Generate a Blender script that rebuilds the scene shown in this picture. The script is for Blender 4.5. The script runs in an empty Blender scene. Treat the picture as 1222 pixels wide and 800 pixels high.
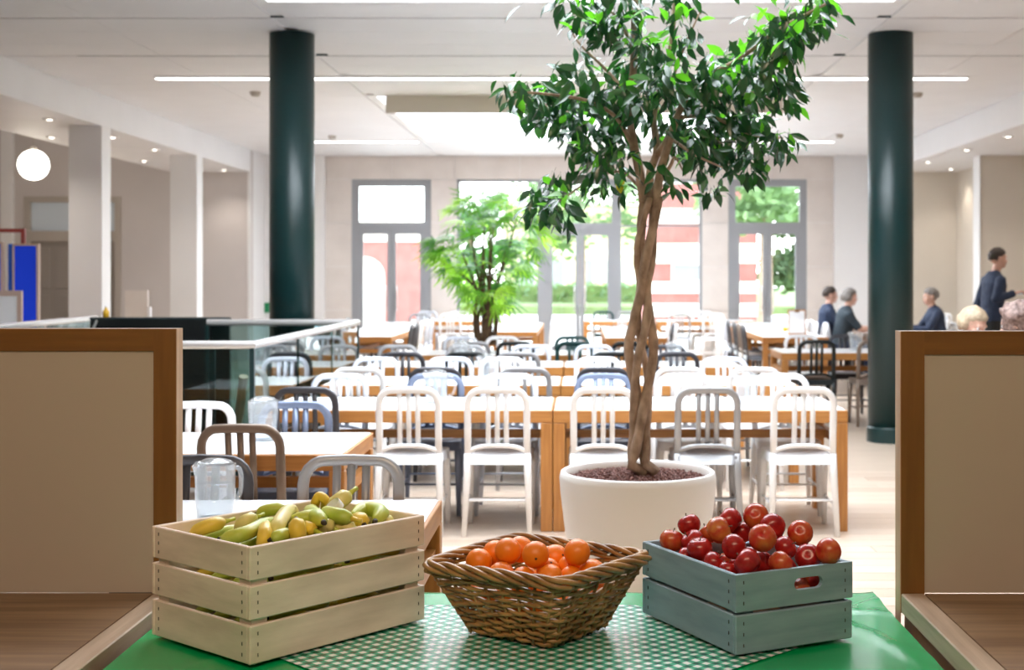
import bpy, bmesh, math, random
import numpy as np
from mathutils import Vector, Matrix, noise
PI = math.pi
S = bpy.context.scene
C = S.collection
random.seed(7)

# ------------------------------------------------------------------ camera
FPX, CX, CY, EYE = 1590.0, 693.0, 328.0, 1.5      # focal length in px of the 1222 px frame, vanishing point, eye height
cam_d = bpy.data.cameras.new('camera')
cam = bpy.data.objects.new('camera', cam_d); C.objects.link(cam)
cam.location = (0, 0, EYE); cam.rotation_euler = (PI/2, 0, 0)
cam_d.sensor_width = 36.0; cam_d.lens = FPX*36/1222
cam_d.shift_x = (611-CX)/1222; cam_d.shift_y = (CY-400)/1222
cam_d.clip_start = 0.05; cam_d.clip_end = 400
cam_d.dof.use_dof = True; cam_d.dof.focus_distance = 3.6; cam_d.dof.aperture_fstop = 4.6
S.camera = cam

# ------------------------------------------------------------------ world, lights, exposure
w = bpy.data.worlds.new('sky'); S.world = w; w.use_nodes = True
nt = w.node_tree; nt.nodes.clear()
wo = nt.nodes.new('ShaderNodeOutputWorld'); bg = nt.nodes.new('ShaderNodeBackground')
tc = nt.nodes.new('ShaderNodeTexCoord'); sp = nt.nodes.new('ShaderNodeSeparateXYZ'); rp = nt.nodes.new('ShaderNodeValToRGB')
rp.color_ramp.elements[0].position = 0.0; rp.color_ramp.elements[0].color = (1.0, 1.0, 1.0, 1)
rp.color_ramp.elements[1].position = 0.9; rp.color_ramp.elements[1].color = (0.80, 0.90, 1.0, 1)
nt.links.new(tc.outputs['Generated'], sp.inputs[0]); nt.links.new(sp.outputs['Z'], rp.inputs[0])
nt.links.new(rp.outputs[0], bg.inputs['Color']); bg.inputs['Strength'].default_value = 7.0
nt.links.new(bg.outputs[0], wo.inputs[0])

def area(name, loc, rot, sx, sy, power, col=(1, 1, 1)):
    d = bpy.data.lights.new(name, 'AREA'); d.shape = 'RECTANGLE'; d.size = sx; d.size_y = sy
    d.energy = power; d.color = col
    o = bpy.data.objects.new(name, d); C.objects.link(o); o.location = loc; o.rotation_euler = rot
    return o
area('roof_light_daylight', (0, 7.85, 4.62), (0, 0, 0), 4.9, 5.3, 820, (0.86, 0.93, 1.0))     # daylight in the near roof lantern
area('roof_light_daylight', (0, 18.9, 4.62), (0, 0, 0), 4.9, 5.2, 920, (0.86, 0.93, 1.0))     # daylight in the far roof lantern
area('servery_lamp', (-0.2, 0.2, 3.2), (math.radians(32), 0, 0), 2.6, 0.5, 78, (1.0, 0.75, 0.52))  # warm lamps over the servery, behind the camera
S.view_settings.view_transform = 'Standard'; S.view_settings.look = 'None'
S.view_settings.gamma = 1.0; S.view_settings.use_curve_mapping = False
S.view_settings.exposure = 0.0
S.cycles.use_denoising = True
S.cycles.max_bounces = 10; S.cycles.diffuse_bounces = 5; S.cycles.transparent_max_bounces = 24
S.cycles.sample_clamp_indirect = 6.0
S.cycles.caustics_reflective = False; S.cycles.caustics_refractive = False

# ------------------------------------------------------------------ helpers
def at(px, py, Y):          # point of the place seen at a pixel, at depth Y
    return Vector(((px-CX)*Y/FPX, Y, EYE-(py-CY)*Y/FPX))
def atz(px, py, z):         # the same for a known height
    return at(px, py, (EYE-z)*FPX/(py-CY))

class MB:
    def __init__(s): s.v = []; s.f = []
    def add(s, vs, fs):
        b = len(s.v); s.v += [tuple(p) for p in vs]; s.f += [tuple(i+b for i in f) for f in fs]; return s
    def box(s, c, d, rot=None, bev=0.0):
        x, y, z = d[0]/2, d[1]/2, d[2]/2
        if bev > 0:
            bm = bmesh.new(); bmesh.ops.create_cube(bm, size=1.0)
            for q in bm.verts: q.co = Vector((q.co.x*d[0], q.co.y*d[1], q.co.z*d[2]))
            bmesh.ops.bevel(bm, geom=bm.edges[:], offset=bev, segments=1, affect='EDGES', profile=0.5)
            bm.verts.ensure_lookup_table(); bm.verts.index_update()
            vs = [q.co.copy() for q in bm.verts]; fs = [[q.index for q in f.verts] for f in bm.faces]; bm.free()
        else:
            vs = [Vector(p) for p in ((-x,-y,-z),(x,-y,-z),(x,y,-z),(-x,y,-z),(-x,-y,z),(x,-y,z),(x,y,z),(-x,y,z))]
            fs = [(0,3,2,1),(4,5,6,7),(0,1,5,4),(1,2,6,5),(2,3,7,6),(3,0,4,7)]
        c = Vector(c)
        if rot is not None: vs = [rot @ p for p in vs]
        return s.add([p+c for p in vs], fs)
    def b2(s, x0, x1, y0, y1, z0, z1, bev=0.0):
        return s.box(((x0+x1)/2, (y0+y1)/2, (z0+z1)/2), (abs(x1-x0), abs(y1-y0), abs(z1-z0)), None, bev)
    def sweep(s, pts, rad, n=8, closed=False, caps=True, up=None, sq=1.0, power=1.0, lobe=0.0):
        """tube along pts; rad = number or list; sq = height/width ratio of the section; up fixes the frame"""
        P = [Vector(p) for p in pts]; m = len(P)
        R = rad if isinstance(rad, (list, tuple)) else [rad]*m
        rings = []; nrm = None
        for i in range(m):
            if closed: t = P[(i+1) % m]-P[i-1]
            else: t = P[min(i+1, m-1)]-P[max(i-1, 0)]
            if t.length < 1e-9: t = Vector((0, 0, 1))
            t.normalize()
            if up is not None: nrm = Vector(up)
            elif nrm is None: nrm = Vector((0, 0, 1)) if abs(t.z) < 0.9 else Vector((1, 0, 0))
            nrm = (nrm - t*nrm.dot(t))
            if nrm.length < 1e-6: nrm = t.orthogonal()
            nrm.normalize(); bi = t.cross(nrm)
            ring = []
            for k in range(n):
                a = 2*PI*(k+0.5)/n; ca, sa = math.cos(a), math.sin(a)
                if power != 1.0:
                    ca = math.copysign(abs(ca)**power, ca); sa = math.copysign(abs(sa)**power, sa)
                lb = 1+lobe*math.cos(5*a); ring.append(P[i]+bi*(ca*R[i]*lb)+nrm*(sa*R[i]*sq*lb))
            rings.append(ring)
        vs = [p for r in rings for p in r]; fs = []
        for i in range(m if closed else m-1):
            j = (i+1) % m
            for k in range(n):
                l = (k+1) % n
                fs.append((i*n+k, i*n+l, j*n+l, j*n+k))
        if caps and not closed:
            fs.append(tuple(reversed(range(n)))); fs.append(tuple((m-1)*n+k for k in range(n)))
        return s.add(vs, fs)
    def lathe(s, prof, n=24, c=(0, 0, 0)):
        vs = []; fs = []; m = len(prof)
        for (r, z) in prof:
            for k in range(n):
                a = 2*PI*k/n; vs.append((c[0]+r*math.cos(a), c[1]+r*math.sin(a), c[2]+z))
        for i in range(m-1):
            for k in range(n):
                l = (k+1) % n; fs.append((i*n+k, i*n+l, (i+1)*n+l, (i+1)*n+k))
        if prof[0][0] > 1e-6: fs.append(tuple(reversed(range(n))))
        if prof[-1][0] > 1e-6: fs.append(tuple((m-1)*n+k for k in range(n)))
        return s.add(vs, fs)
    def ball(s, c, r, nu=14, nv=9):
        r = r if isinstance(r, (tuple, list)) else (r, r, r)
        prof = []
        vs = [(c[0], c[1], c[2]-r[2])]; fs = []
        for i in range(1, nv):
            th = PI*i/nv
            for k in range(nu):
                a = 2*PI*k/nu
                vs.append((c[0]+r[0]*math.sin(th)*math.cos(a), c[1]+r[1]*math.sin(th)*math.sin(a), c[2]-r[2]*math.cos(th)))
        vs.append((c[0], c[1], c[2]+r[2])); L = len(vs)-1
        for k in range(nu):
            l = (k+1) % nu
            fs.append((0, 1+l, 1+k)); fs.append((L, 1+(nv-2)*nu+k, 1+(nv-2)*nu+l))
            for i in range(nv-2):
                fs.append((1+i*nu+k, 1+i*nu+l, 1+(i+1)*nu+l, 1+(i+1)*nu+k))
        return s.add(vs, fs)
    def mesh(s, name, smooth=False):
        me = bpy.data.meshes.new(name); me.from_pydata(s.v, [], s.f)
        if smooth: me.polygons.foreach_set('use_smooth', [True]*len(me.polygons))
        me.update(); return me
    def build(s, name, m=None, parent=None, smooth=False):
        return put(name, s.mesh(name, smooth), m, parent)

def put(name, me, m=None, parent=None, loc=None):
    o = bpy.data.objects.new(name, me); C.objects.link(o)
    if m is not None:
        if len(me.materials) == 0: me.materials.append(None)
        o.material_slots[0].link = 'OBJECT'; o.material_slots[0].material = m
    if parent is not None: o.parent = parent
    if loc is not None: o.location = loc
    return o
def tag(o, label=None, cat=None, group=None, kind=None):
    if label: o['label'] = label
    if cat: o['category'] = cat
    if group: o['group'] = group
    if kind: o['kind'] = kind
    return o
def empty(name, loc=(0, 0, 0), rz=0.0, label=None, cat=None, group=None, kind=None):
    o = bpy.data.objects.new(name, None); C.objects.link(o); o.empty_display_size = 0.1
    o.location = loc; o.rotation_euler = (0, 0, rz)
    return tag(o, label, cat, group, kind)
def struct(name, mb, m, parent=None):
    o = mb.build(name, m, parent)
    if parent is None: o['kind'] = 'structure'
    return o
def spline(pts, n=6, closed=False):
    P = [Vector(p) for p in pts]; out = []; m = len(P)
    rng = range(m if closed else m-1)
    for i in rng:
        if closed: p0, p1, p2, p3 = P[i-1], P[i], P[(i+1) % m], P[(i+2) % m]
        else:
            p1, p2 = P[i], P[i+1]
            p0 = P[i-1] if i > 0 else p1*2-p2
            p3 = P[i+2] if i+2 < m else p2*2-p1
        for k in range(n):
            t = k/n
            out.append(0.5*((2*p1)+(p2-p0)*t+(2*p0-5*p1+4*p2-p3)*t*t+(3*p1-p0-3*p2+p3)*t**3))
    if not closed: out.append(P[-1])
    return out

# ------------------------------------------------------------------ materials (procedural)
def srgb(r, g, b):
    f = lambda c: (c/255/12.92) if c/255 <= 0.04045 else ((c/255+0.055)/1.055)**2.4
    return (f(r), f(g), f(b))
def mat(name, col, rough=0.5, metal=0.0, var=0.0, scale=8.0, bump=0.0, col2=None, stretch=(1, 1, 1), spec=None, coat=0.0, detail=4.0, trans=0.0):
    m = bpy.data.materials.new(name); m.use_nodes = True
    t = m.node_tree; b = t.nodes['Principled BSDF']
    b.inputs['Roughness'].default_value = rough; b.inputs['Metallic'].default_value = metal
    b.inputs['Base Color'].default_value = (*col, 1)
    if spec is not None: b.inputs['Specular IOR Level'].default_value = spec
    if coat: b.inputs['Coat Weight'].default_value = coat; b.inputs['Coat Roughness'].default_value = 0.1
    if trans: b.inputs['Subsurface Weight'].default_value = 0.0
    if var or col2 is not None or bump:
        tcn = t.nodes.new('ShaderNodeTexCoord'); mp = t.nodes.new('ShaderNodeMapping'); nz = t.nodes.new('ShaderNodeTexNoise')
        mp.inputs['Scale'].default_value = stretch
        nz.inputs['Scale'].default_value = scale; nz.inputs['Detail'].default_value = detail
        t.links.new(tcn.outputs['Object'], mp.inputs[0]); t.links.new(mp.outputs[0], nz.inputs['Vector'])
        if var or col2 is not None:
            r = t.nodes.new('ShaderNodeValToRGB')
            c2 = col2 if col2 is not None else tuple(max(0, c*(1-var)) for c in col)
            r.color_ramp.elements[0].position = 0.35; r.color_ramp.elements[0].color = (*c2, 1)
            r.color_ramp.elements[1].position = 0.65; r.color_ramp.elements[1].color = (*col, 1)
            t.links.new(nz.outputs['Fac'], r.inputs[0]); t.links.new(r.outputs[0], b.inputs['Base Color'])
        if bump:
            bp = t.nodes.new('ShaderNodeBump'); bp.inputs['Strength'].default_value = bump; bp.inputs['Distance'].default_value = 0.01
            t.links.new(nz.outputs['Fac'], bp.inputs['Height']); t.links.new(bp.outputs[0], b.inputs['Normal'])
    return m
def emis(name, col, strength):
    m = bpy.data.materials.new(name); m.use_nodes = True; t = m.node_tree; t.nodes.clear()
    o = t.nodes.new('ShaderNodeOutputMaterial'); e = t.nodes.new('ShaderNodeEmission')
    e.inputs[0].default_value = (*col, 1); e.inputs[1].default_value = strength
    t.links.new(e.outputs[0], o.inputs[0]); return m
def glass(name, tint=(1, 1, 1), refl=1.0, milky=0.0, ior=1.5, rough=0.02):
    """thin glass or clear plastic: tinted see-through sheet with a Fresnel reflection, optionally milky"""
    m = bpy.data.materials.new(name); m.use_nodes = True; t = m.node_tree; t.nodes.clear()
    o = t.nodes.new('ShaderNodeOutputMaterial'); tr = t.nodes.new('ShaderNodeBsdfTransparent'); gl = t.nodes.new('ShaderNodeBsdfGlossy')
    lw = t.nodes.new('ShaderNodeLayerWeight'); lw.inputs['Blend'].default_value = 0.5
    pw = t.nodes.new('ShaderNodeMath'); pw.operation = 'POWER'; pw.inputs[1].default_value = 5.0; t.links.new(lw.outputs['Facing'], pw.inputs[0])
    fr = t.nodes.new('ShaderNodeMath'); fr.operation = 'MULTIPLY_ADD'; fr.inputs[1].default_value = 0.96; fr.inputs[2].default_value = 0.04; t.links.new(pw.outputs[0], fr.inputs[0])
    mu = t.nodes.new('ShaderNodeMath'); mu.operation = 'MULTIPLY'; mu.inputs[1].default_value = refl; mu.use_clamp = True
    mx = t.nodes.new('ShaderNodeMixShader')
    tr.inputs[0].default_value = (*tint, 1); gl.inputs['Roughness'].default_value = rough
    t.links.new(fr.outputs[0], mu.inputs[0]); t.links.new(mu.outputs[0], mx.inputs[0])
    base = tr.outputs[0]
    if milky:
        df = t.nodes.new('ShaderNodeBsdfDiffuse'); df.inputs[0].default_value = (0.9, 0.92, 0.95, 1)
        tl = t.nodes.new('ShaderNodeBsdfTranslucent'); tl.inputs[0].default_value = (0.9, 0.92, 0.95, 1)
        m1 = t.nodes.new('ShaderNodeMixShader'); m1.inputs[0].default_value = 0.5
        t.links.new(df.outputs[0], m1.inputs[1]); t.links.new(tl.outputs[0], m1.inputs[2])
        m2 = t.nodes.new('ShaderNodeMixShader'); m2.inputs[0].default_value = milky
        t.links.new(tr.outputs[0], m2.inputs[1]); t.links.new(m1.outputs[0], m2.inputs[2]); base = m2.outputs[0]
    t.links.new(base, mx.inputs[1]); t.links.new(gl.outputs[0], mx.inputs[2]); t.links.new(mx.outputs[0], o.inputs[0])
    return m
def leafmat(name, col, rough=0.3, trans=0.35, spec=0.5):
    m = bpy.data.materials.new(name); m.use_nodes = True; t = m.node_tree
    b = t.nodes['Principled BSDF']; o = t.nodes['Material Output']
    b.inputs['Base Color'].default_value = (*col, 1); b.inputs['Roughness'].default_value = rough
    b.inputs['Specular IOR Level'].default_value = spec
    tl = t.nodes.new('ShaderNodeBsdfTranslucent'); tl.inputs[0].default_value = (min(1, col[0]*1.6), min(1, col[1]*1.9), col[2]*0.8, 1)
    mx = t.nodes.new('ShaderNodeMixShader'); mx.inputs[0].default_value = trans
    t.links.new(b.outputs[0], mx.inputs[1]); t.links.new(tl.outputs[0], mx.inputs[2]); t.links.new(mx.outputs[0], o.inputs[0])
    return m
def wood(name, c1, c2, rough=0.4, axis='x', scale=6.0):
    st = {'x': (0.6, 9, 9), 'y': (9, 0.6, 9), 'z': (9, 9, 0.6)}[axis]
    return mat(name, c1, rough, col2=c2, scale=scale, stretch=st, bump=0.08, detail=6)
def gingham(name, p, green, white):
    m = bpy.data.materials.new(name); m.use_nodes = True; t = m.node_tree; b = t.nodes['Principled BSDF']
    b.inputs['Roughness'].default_value = 0.24; b.inputs['Specular IOR Level'].default_value = 0.8
    tcn = t.nodes.new('ShaderNodeTexCoord'); sp_ = t.nodes.new('ShaderNodeSeparateXYZ'); t.links.new(tcn.outputs['Object'], sp_.inputs[0])
    outs = []
    for ax in ('X', 'Y'):
        d = t.nodes.new('ShaderNodeMath'); d.operation = 'DIVIDE'; d.inputs[1].default_value = p; t.links.new(sp_.outputs[ax], d.inputs[0])
        f = t.nodes.new('ShaderNodeMath'); f.operation = 'FRACT'; t.links.new(d.outputs[0], f.inputs[0])
        l = t.nodes.new('ShaderNodeMath'); l.operation = 'LESS_THAN'; l.inputs[1].default_value = 0.5; t.links.new(f.outputs[0], l.inputs[0])
        outs.append(l)
    a = t.nodes.new('ShaderNodeMath'); a.operation = 'ADD'; t.links.new(outs[0].outputs[0], a.inputs[0]); t.links.new(outs[1].outputs[0], a.inputs[1])
    h = t.nodes.new('ShaderNodeMath'); h.operation = 'MULTIPLY'; h.inputs[1].default_value = 0.5; t.links.new(a.outputs[0], h.inputs[0])
    r = t.nodes.new('ShaderNodeValToRGB'); e = r.color_ramp.elements
    e[0].position = 0.25; e[0].color = (*white, 1); e[1].position = 0.75; e[1].color = (*green, 1); q = e.new(0.5); q.color = (0.10, 0.40, 0.27, 1); r.color_ramp.interpolation = 'CONSTANT'
    e[0].position = 0.0; e[1].position = 0.25; e[2].position = 0.75; e[1].color = (0.10, 0.40, 0.27, 1); e[2].color = (*green, 1)
    t.links.new(h.outputs[0], r.inputs[0]); t.links.new(r.outputs[0], b.inputs['Base Color'])
    return m

M = {}
M['ceiling'] = mat('ceiling_panel_paint', (0.80, 0.79, 0.80), 0.55, var=0.03, scale=2)
M['plaster'] = mat('white_plaster', (0.80, 0.79, 0.79), 0.7, var=0.03, scale=1.5)
M['beige'] = mat('beige_plaster', (0.68, 0.62, 0.54), 0.75, var=0.05, scale=1.2)
M['mauve'] = mat('grey_mauve_plaster', (0.60, 0.555, 0.54), 0.75, var=0.05, scale=1.2)
M['stone'] = mat('pale_limestone', (0.72, 0.66, 0.62), 0.6, col2=(0.66, 0.60, 0.56), scale=2.5, bump=0.05)
M['floorbase'] = mat('floor_joint', (0.28, 0.20, 0.14), 0.6)
M['floorfar'] = wood('oak_floor_far', (0.62, 0.51, 0.41), (0.54, 0.43, 0.34), 0.3, 'x', 3)
M['plank'] = [wood('oak_plank', (0.62, 0.50, 0.40), (0.56, 0.44, 0.35), 0.28, 'x', 3),
              wood('oak_plank', (0.57, 0.44, 0.345), (0.50, 0.38, 0.29), 0.30, 'x', 3),
              wood('oak_plank', (0.66, 0.54, 0.44), (0.60, 0.48, 0.38), 0.28, 'x', 3)]
M['column'] = mat('dark_teal_enamel', (0.004, 0.026, 0.027), 0.33, bump=0.15, scale=60)
M['frame'] = mat('grey_window_frame', (0.30, 0.31, 0.33), 0.45)
M['glass'] = glass('window_glass', (0.96, 0.98, 0.98), 0.6)
M['rail_glass'] = glass('balustrade_glass', (0.60, 0.74, 0.74), 1.5)
M['rail'] = mat('pale_metal_rail', (0.72, 0.71, 0.71), 0.25, 0.6)
M['railwood'] = mat('oak_handrail_underside', (0.45, 0.30, 0.2), 0.4)
M['black'] = mat('black_sheet', (0.004, 0.006, 0.007), 0.35)
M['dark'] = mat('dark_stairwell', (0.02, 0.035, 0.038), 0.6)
M['oak'] = wood('golden_oak', (0.47, 0.21, 0.055), (0.38, 0.155, 0.038), 0.4, 'x')
M['oaky'] = wood('golden_oak_across', (0.47, 0.21, 0.055), (0.38, 0.155, 0.038), 0.4, 'y')
M['oakz'] = wood('golden_oak_upright', (0.47, 0.21, 0.055), (0.38, 0.155, 0.038), 0.4, 'z')
M['laminate'] = mat('white_laminate', (0.84, 0.85, 0.87), 0.25)
M['servoak'] = wood('servery_oak', (0.22, 0.095, 0.018), (0.17, 0.07, 0.012), 0.45, 'x', 4)
M['servoakz'] = wood('servery_oak_upright', (0.22, 0.095, 0.018), (0.17, 0.07, 0.012), 0.45, 'z', 4)
M['servend'] = wood('servery_oak_end', (0.55, 0.36, 0.22), (0.46, 0.28, 0.16), 0.45, 'z', 4)
M['shelfoak'] = wood('worn_oak_shelf', (0.26, 0.16, 0.085), (0.16, 0.09, 0.045), 0.5, 'x', 3)
M['stripoak'] = wood('grey_worn_oak_strip', (0.48, 0.36, 0.26), (0.33, 0.24, 0.16), 0.5, 'y', 4)
M['screen'] = mat('shade_toned_screen_panel', (0.46, 0.385, 0.31), 0.6, var=0.03, scale=1)  # pale panel, the servery shade put into its even colour
M['chair'] = {
    'white': mat('white_chair_metal', (0.80, 0.80, 0.81), 0.3),
    'silver': mat('silver_chair_metal', (0.62, 0.66, 0.74), 0.3, 0.25),
    'grey': mat('grey_chair_metal', (0.33, 0.33, 0.34), 0.32, 0.3),
    'blue grey': mat('blue_grey_chair_metal', (0.17, 0.21, 0.31), 0.3, 0.3),
    'bronze': mat('bronze_chair_metal', (0.23, 0.175, 0.14), 0.32, 0.3),
    'charcoal': mat('charcoal_chair_metal', (0.055, 0.055, 0.065), 0.3, 0.2),
    'black': mat('black_chair_metal', (0.012, 0.016, 0.017), 0.3, 0.1),
    'dark green': mat('dark_green_chair_metal', (0.01, 0.05, 0.05), 0.3, 0.1),
}
M['potglaze'] = mat('white_pot_glaze', (0.82, 0.80, 0.78), 0.35)
M['clay'] = mat('clay_granules', (0.22, 0.095, 0.075), 0.8, col2=(0.10, 0.045, 0.04), scale=60)
M['bark'] = mat('ficus_bark', (0.50, 0.36, 0.26), 0.8, col2=(0.23, 0.15, 0.10), scale=16, stretch=(1.5, 1.5, 0.8), bump=0.5)
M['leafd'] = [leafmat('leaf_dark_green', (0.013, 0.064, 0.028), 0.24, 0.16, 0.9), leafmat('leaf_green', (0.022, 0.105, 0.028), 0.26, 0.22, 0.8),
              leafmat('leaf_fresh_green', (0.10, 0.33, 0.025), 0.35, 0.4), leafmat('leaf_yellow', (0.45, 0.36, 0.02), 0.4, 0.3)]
M['palm'] = [leafmat('palm_green', (0.13, 0.33, 0.04), 0.4, 0.5), leafmat('palm_bright_green', (0.32, 0.55, 0.08), 0.4, 0.55), leafmat('palm_deep_green', (0.05, 0.20, 0.035), 0.4, 0.4)]
M['palmstem'] = mat('palm_stem_fibre', (0.13, 0.075, 0.04), 0.85, var=0.5, scale=30)
M['cloth'] = mat('green_plastic_cloth', (0.0, 0.36, 0.10), 0.24, spec=0.8, var=0.06, scale=5)
M['gingham'] = gingham('green_gingham', 0.0312, (0.0, 0.17, 0.085), (0.82, 0.86, 0.85))
M['cratew'] = mat('cream_painted_wood', (0.82, 0.69, 0.59), 0.55, col2=(0.64, 0.53, 0.44), scale=4, stretch=(1, 1, 5), bump=0.25, detail=9)
M['crateb'] = mat('blue_grey_painted_wood', (0.25, 0.355, 0.43), 0.5, col2=(0.19, 0.285, 0.35), scale=5, stretch=(1, 1, 7), bump=0.15)
M['cratein'] = mat('crate_raw_wood', (0.55, 0.43, 0.28), 0.6, var=0.2, scale=6)
M['nail'] = mat('dark_staples', (0.05, 0.04, 0.035), 0.5, 0.5)
M['wicker'] = mat('brown_willow', (0.44, 0.245, 0.085), 0.35, col2=(0.20, 0.095, 0.028), scale=14, bump=0.1)
M['orange'] = mat('orange_peel', (0.82, 0.21, 0.008), 0.38, bump=0.06, scale=30, detail=1)
M['apple'] = [mat('red_apple_skin', (0.42, 0.016, 0.012), 0.26, col2=(0.27, 0.008, 0.010), scale=1.2, stretch=(1.5, 1.5, .6)),
              mat('streaked_apple_skin', (0.45, 0.022, 0.014), 0.26, col2=(0.50, 0.12, 0.028), scale=0.8, stretch=(1.3, 1.3, .7)),
              mat('golden_red_apple_skin', (0.56, 0.22, 0.045), 0.26, col2=(0.42, 0.045, 0.02), scale=0.9, stretch=(1.2, 1.2, .8))]
M['stem'] = mat('fruit_stem', (0.09, 0.05, 0.025), 0.7)
M['banana'] = [mat('yellow_banana', (0.74, 0.52, 0.05), 0.4, col2=(0.66, 0.48, 0.07), scale=14),
               mat('green_banana', (0.36, 0.46, 0.05), 0.4, col2=(0.52, 0.52, 0.07), scale=12),
               mat('pale_banana', (0.74, 0.62, 0.24), 0.42, col2=(0.60, 0.56, 0.16), scale=12)]
M['tip'] = mat('banana_tip', (0.035, 0.025, 0.015), 0.7)
M['jug'] = glass('clear_plastic_jug', (0.975, 0.985, 0.99), 1.3, 0.12, 1.45, 0.08)
M['water'] = glass('water', (0.95, 0.97, 0.985), 0.8, 0.03, 1.33)
M['paper'] = mat('white_paper', (0.80, 0.80, 0.82), 0.6)
M['blue'] = mat('blue_felt_board', (0.004, 0.06, 0.90), 0.8)
M['bluel'] = mat('light_blue_post', (0.03, 0.16, 0.62), 0.6)
M['tan'] = mat('tan_edge', (0.55, 0.40, 0.33), 0.6)
M['red'] = mat('dark_red_pole', (0.22, 0.035, 0.03), 0.45)
M['globe'] = emis('glowing_globe', (1.0, 0.95, 0.84), 9.0)
M['led'] = emis('strip_light_glow', (1.0, 0.99, 0.96), 7.0)
M['spot'] = emis('downlight_glow', (1.0, 0.93, 0.82), 14.0)
M['doorpaint'] = mat('grey_brown_door_paint', (0.30, 0.265, 0.24), 0.5)
M['doortrim'] = mat('pale_taupe_trim', (0.42, 0.375, 0.33), 0.5)
M['frost'] = mat('frosted_pane', (0.62, 0.70, 0.78), 0.3)
M['yellow'] = mat('yellow_plastic', (0.75, 0.42, 0.02), 0.5)
M['sign'] = mat('green_sign', (0.0, 0.22, 0.08), 0.5)
M['brick'] = mat('red_brick', (0.40, 0.165, 0.145), 0.8, var=0.2, scale=3)
M['render'] = mat('pale_stone_band', (0.80, 0.76, 0.68), 0.8)
M['ochre'] = mat('ochre_stone', (0.66, 0.55, 0.38), 0.8)
M['paving'] = mat('pale_paving', (0.66, 0.65, 0.62), 0.8, var=0.08, scale=0.5)
M['lawn'] = mat('lawn', (0.20, 0.29, 0.11), 0.9, var=0.3, scale=1)  # green muted, outdoor haze put into the colour
M['treeleaf'] = [leafmat('garden_tree_leaf', (0.13, 0.22, 0.12), 0.6, 0.3), leafmat('garden_tree_leaf_light', (0.20, 0.30, 0.17), 0.6, 0.35)]  # leaf greens washed out in colour to stand for haze and flare
M['skin'] = mat('skin', (0.62, 0.36, 0.27), 0.5)
M['navy'] = mat('navy_cloth', (0.022, 0.038, 0.085), 0.75, var=0.2, scale=12)
M['slate'] = mat('slate_cloth', (0.028, 0.045, 0.062), 0.8, var=0.2, scale=12)
M['blackc'] = mat('black_cloth', (0.010, 0.011, 0.013), 0.8)
M['hairb'] = mat('dark_brown_hair', (0.045, 0.028, 0.02), 0.6, var=0.4, scale=60, bump=0.4)
M['hairg'] = mat('grey_hair', (0.26, 0.235, 0.22), 0.6, var=0.3, scale=60, bump=0.4)
M['hairy'] = mat('blond_hair', (0.52, 0.40, 0.27), 0.55, var=0.3, scale=50, bump=0.4)
M['hairc'] = mat('curly_brown_hair', (0.10, 0.055, 0.045), 0.6, col2=(0.30, 0.20, 0.17), scale=45, bump=0.6)
M['eye'] = mat('eye_white', (0.8, 0.8, 0.8), 0.2)
M['iris'] = mat('dark_iris', (0.02, 0.015, 0.01), 0.2)
M['lip'] = mat('lips', (0.45, 0.17, 0.14), 0.5)
M['plumred'] = mat('plum_cloth', (0.20, 0.05, 0.07), 0.8)

# ================================================================== THE ROOM
WB = 24.4            # back wall
CE = 3.67            # ceiling
# floor: slabs round the stairwell, planks near the front where they can be told apart
f = MB()
for (x0, x1, y0, y1) in ((-12, 9, -4, 4.2), (-12, -1.9, 4.2, 7.95), (4.6, 9, 4.2, 7.95), (-12, -4.9, 7.95, 10.2), (-2.0, -1.9, 7.95, 10.2),
                         (4.6, 9, 7.95, 10.2), (-12, -4.9, 10.2, 11.72), (-2.0, 9, 10.2, 11.72), (-12, 9, 11.72, WB+0.3)):
    f.b2(x0, x1, y0, y1, -0.12, 0)
floor = struct('floor', f, M['floorfar'])
MB().b2(-1.9, 4.6, 4.2, 10.2, -0.12, -0.012).build('subfloor', M['floorbase'], floor)
rr = random.Random(3)
y = 4.2; pitch = 6.0/36
for r_ in range(36):
    x = -1.9 - (0 if r_ % 2 else 0.9)
    while x < 4.6:
        L = rr.choice((1.6, 2.0, 2.4)); x0 = max(-1.9, x); x1 = min(4.6, x+L)
        if x1-x0 > 0.05:
            MB().b2(x0+0.0015, x1-0.0015, y+0.002, y+pitch-0.002, -0.0118, 0).build('plank', M['plank'][rr.randrange(3)], floor)
        x += L
    y += pitch
# stairwell walls going down
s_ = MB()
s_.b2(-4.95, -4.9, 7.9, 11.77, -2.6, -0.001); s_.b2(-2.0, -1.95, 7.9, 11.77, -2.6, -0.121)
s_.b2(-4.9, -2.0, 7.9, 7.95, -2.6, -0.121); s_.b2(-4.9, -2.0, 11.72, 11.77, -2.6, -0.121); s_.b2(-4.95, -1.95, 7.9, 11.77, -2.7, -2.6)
struct('trim_1', s_, M['dark'])

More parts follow.
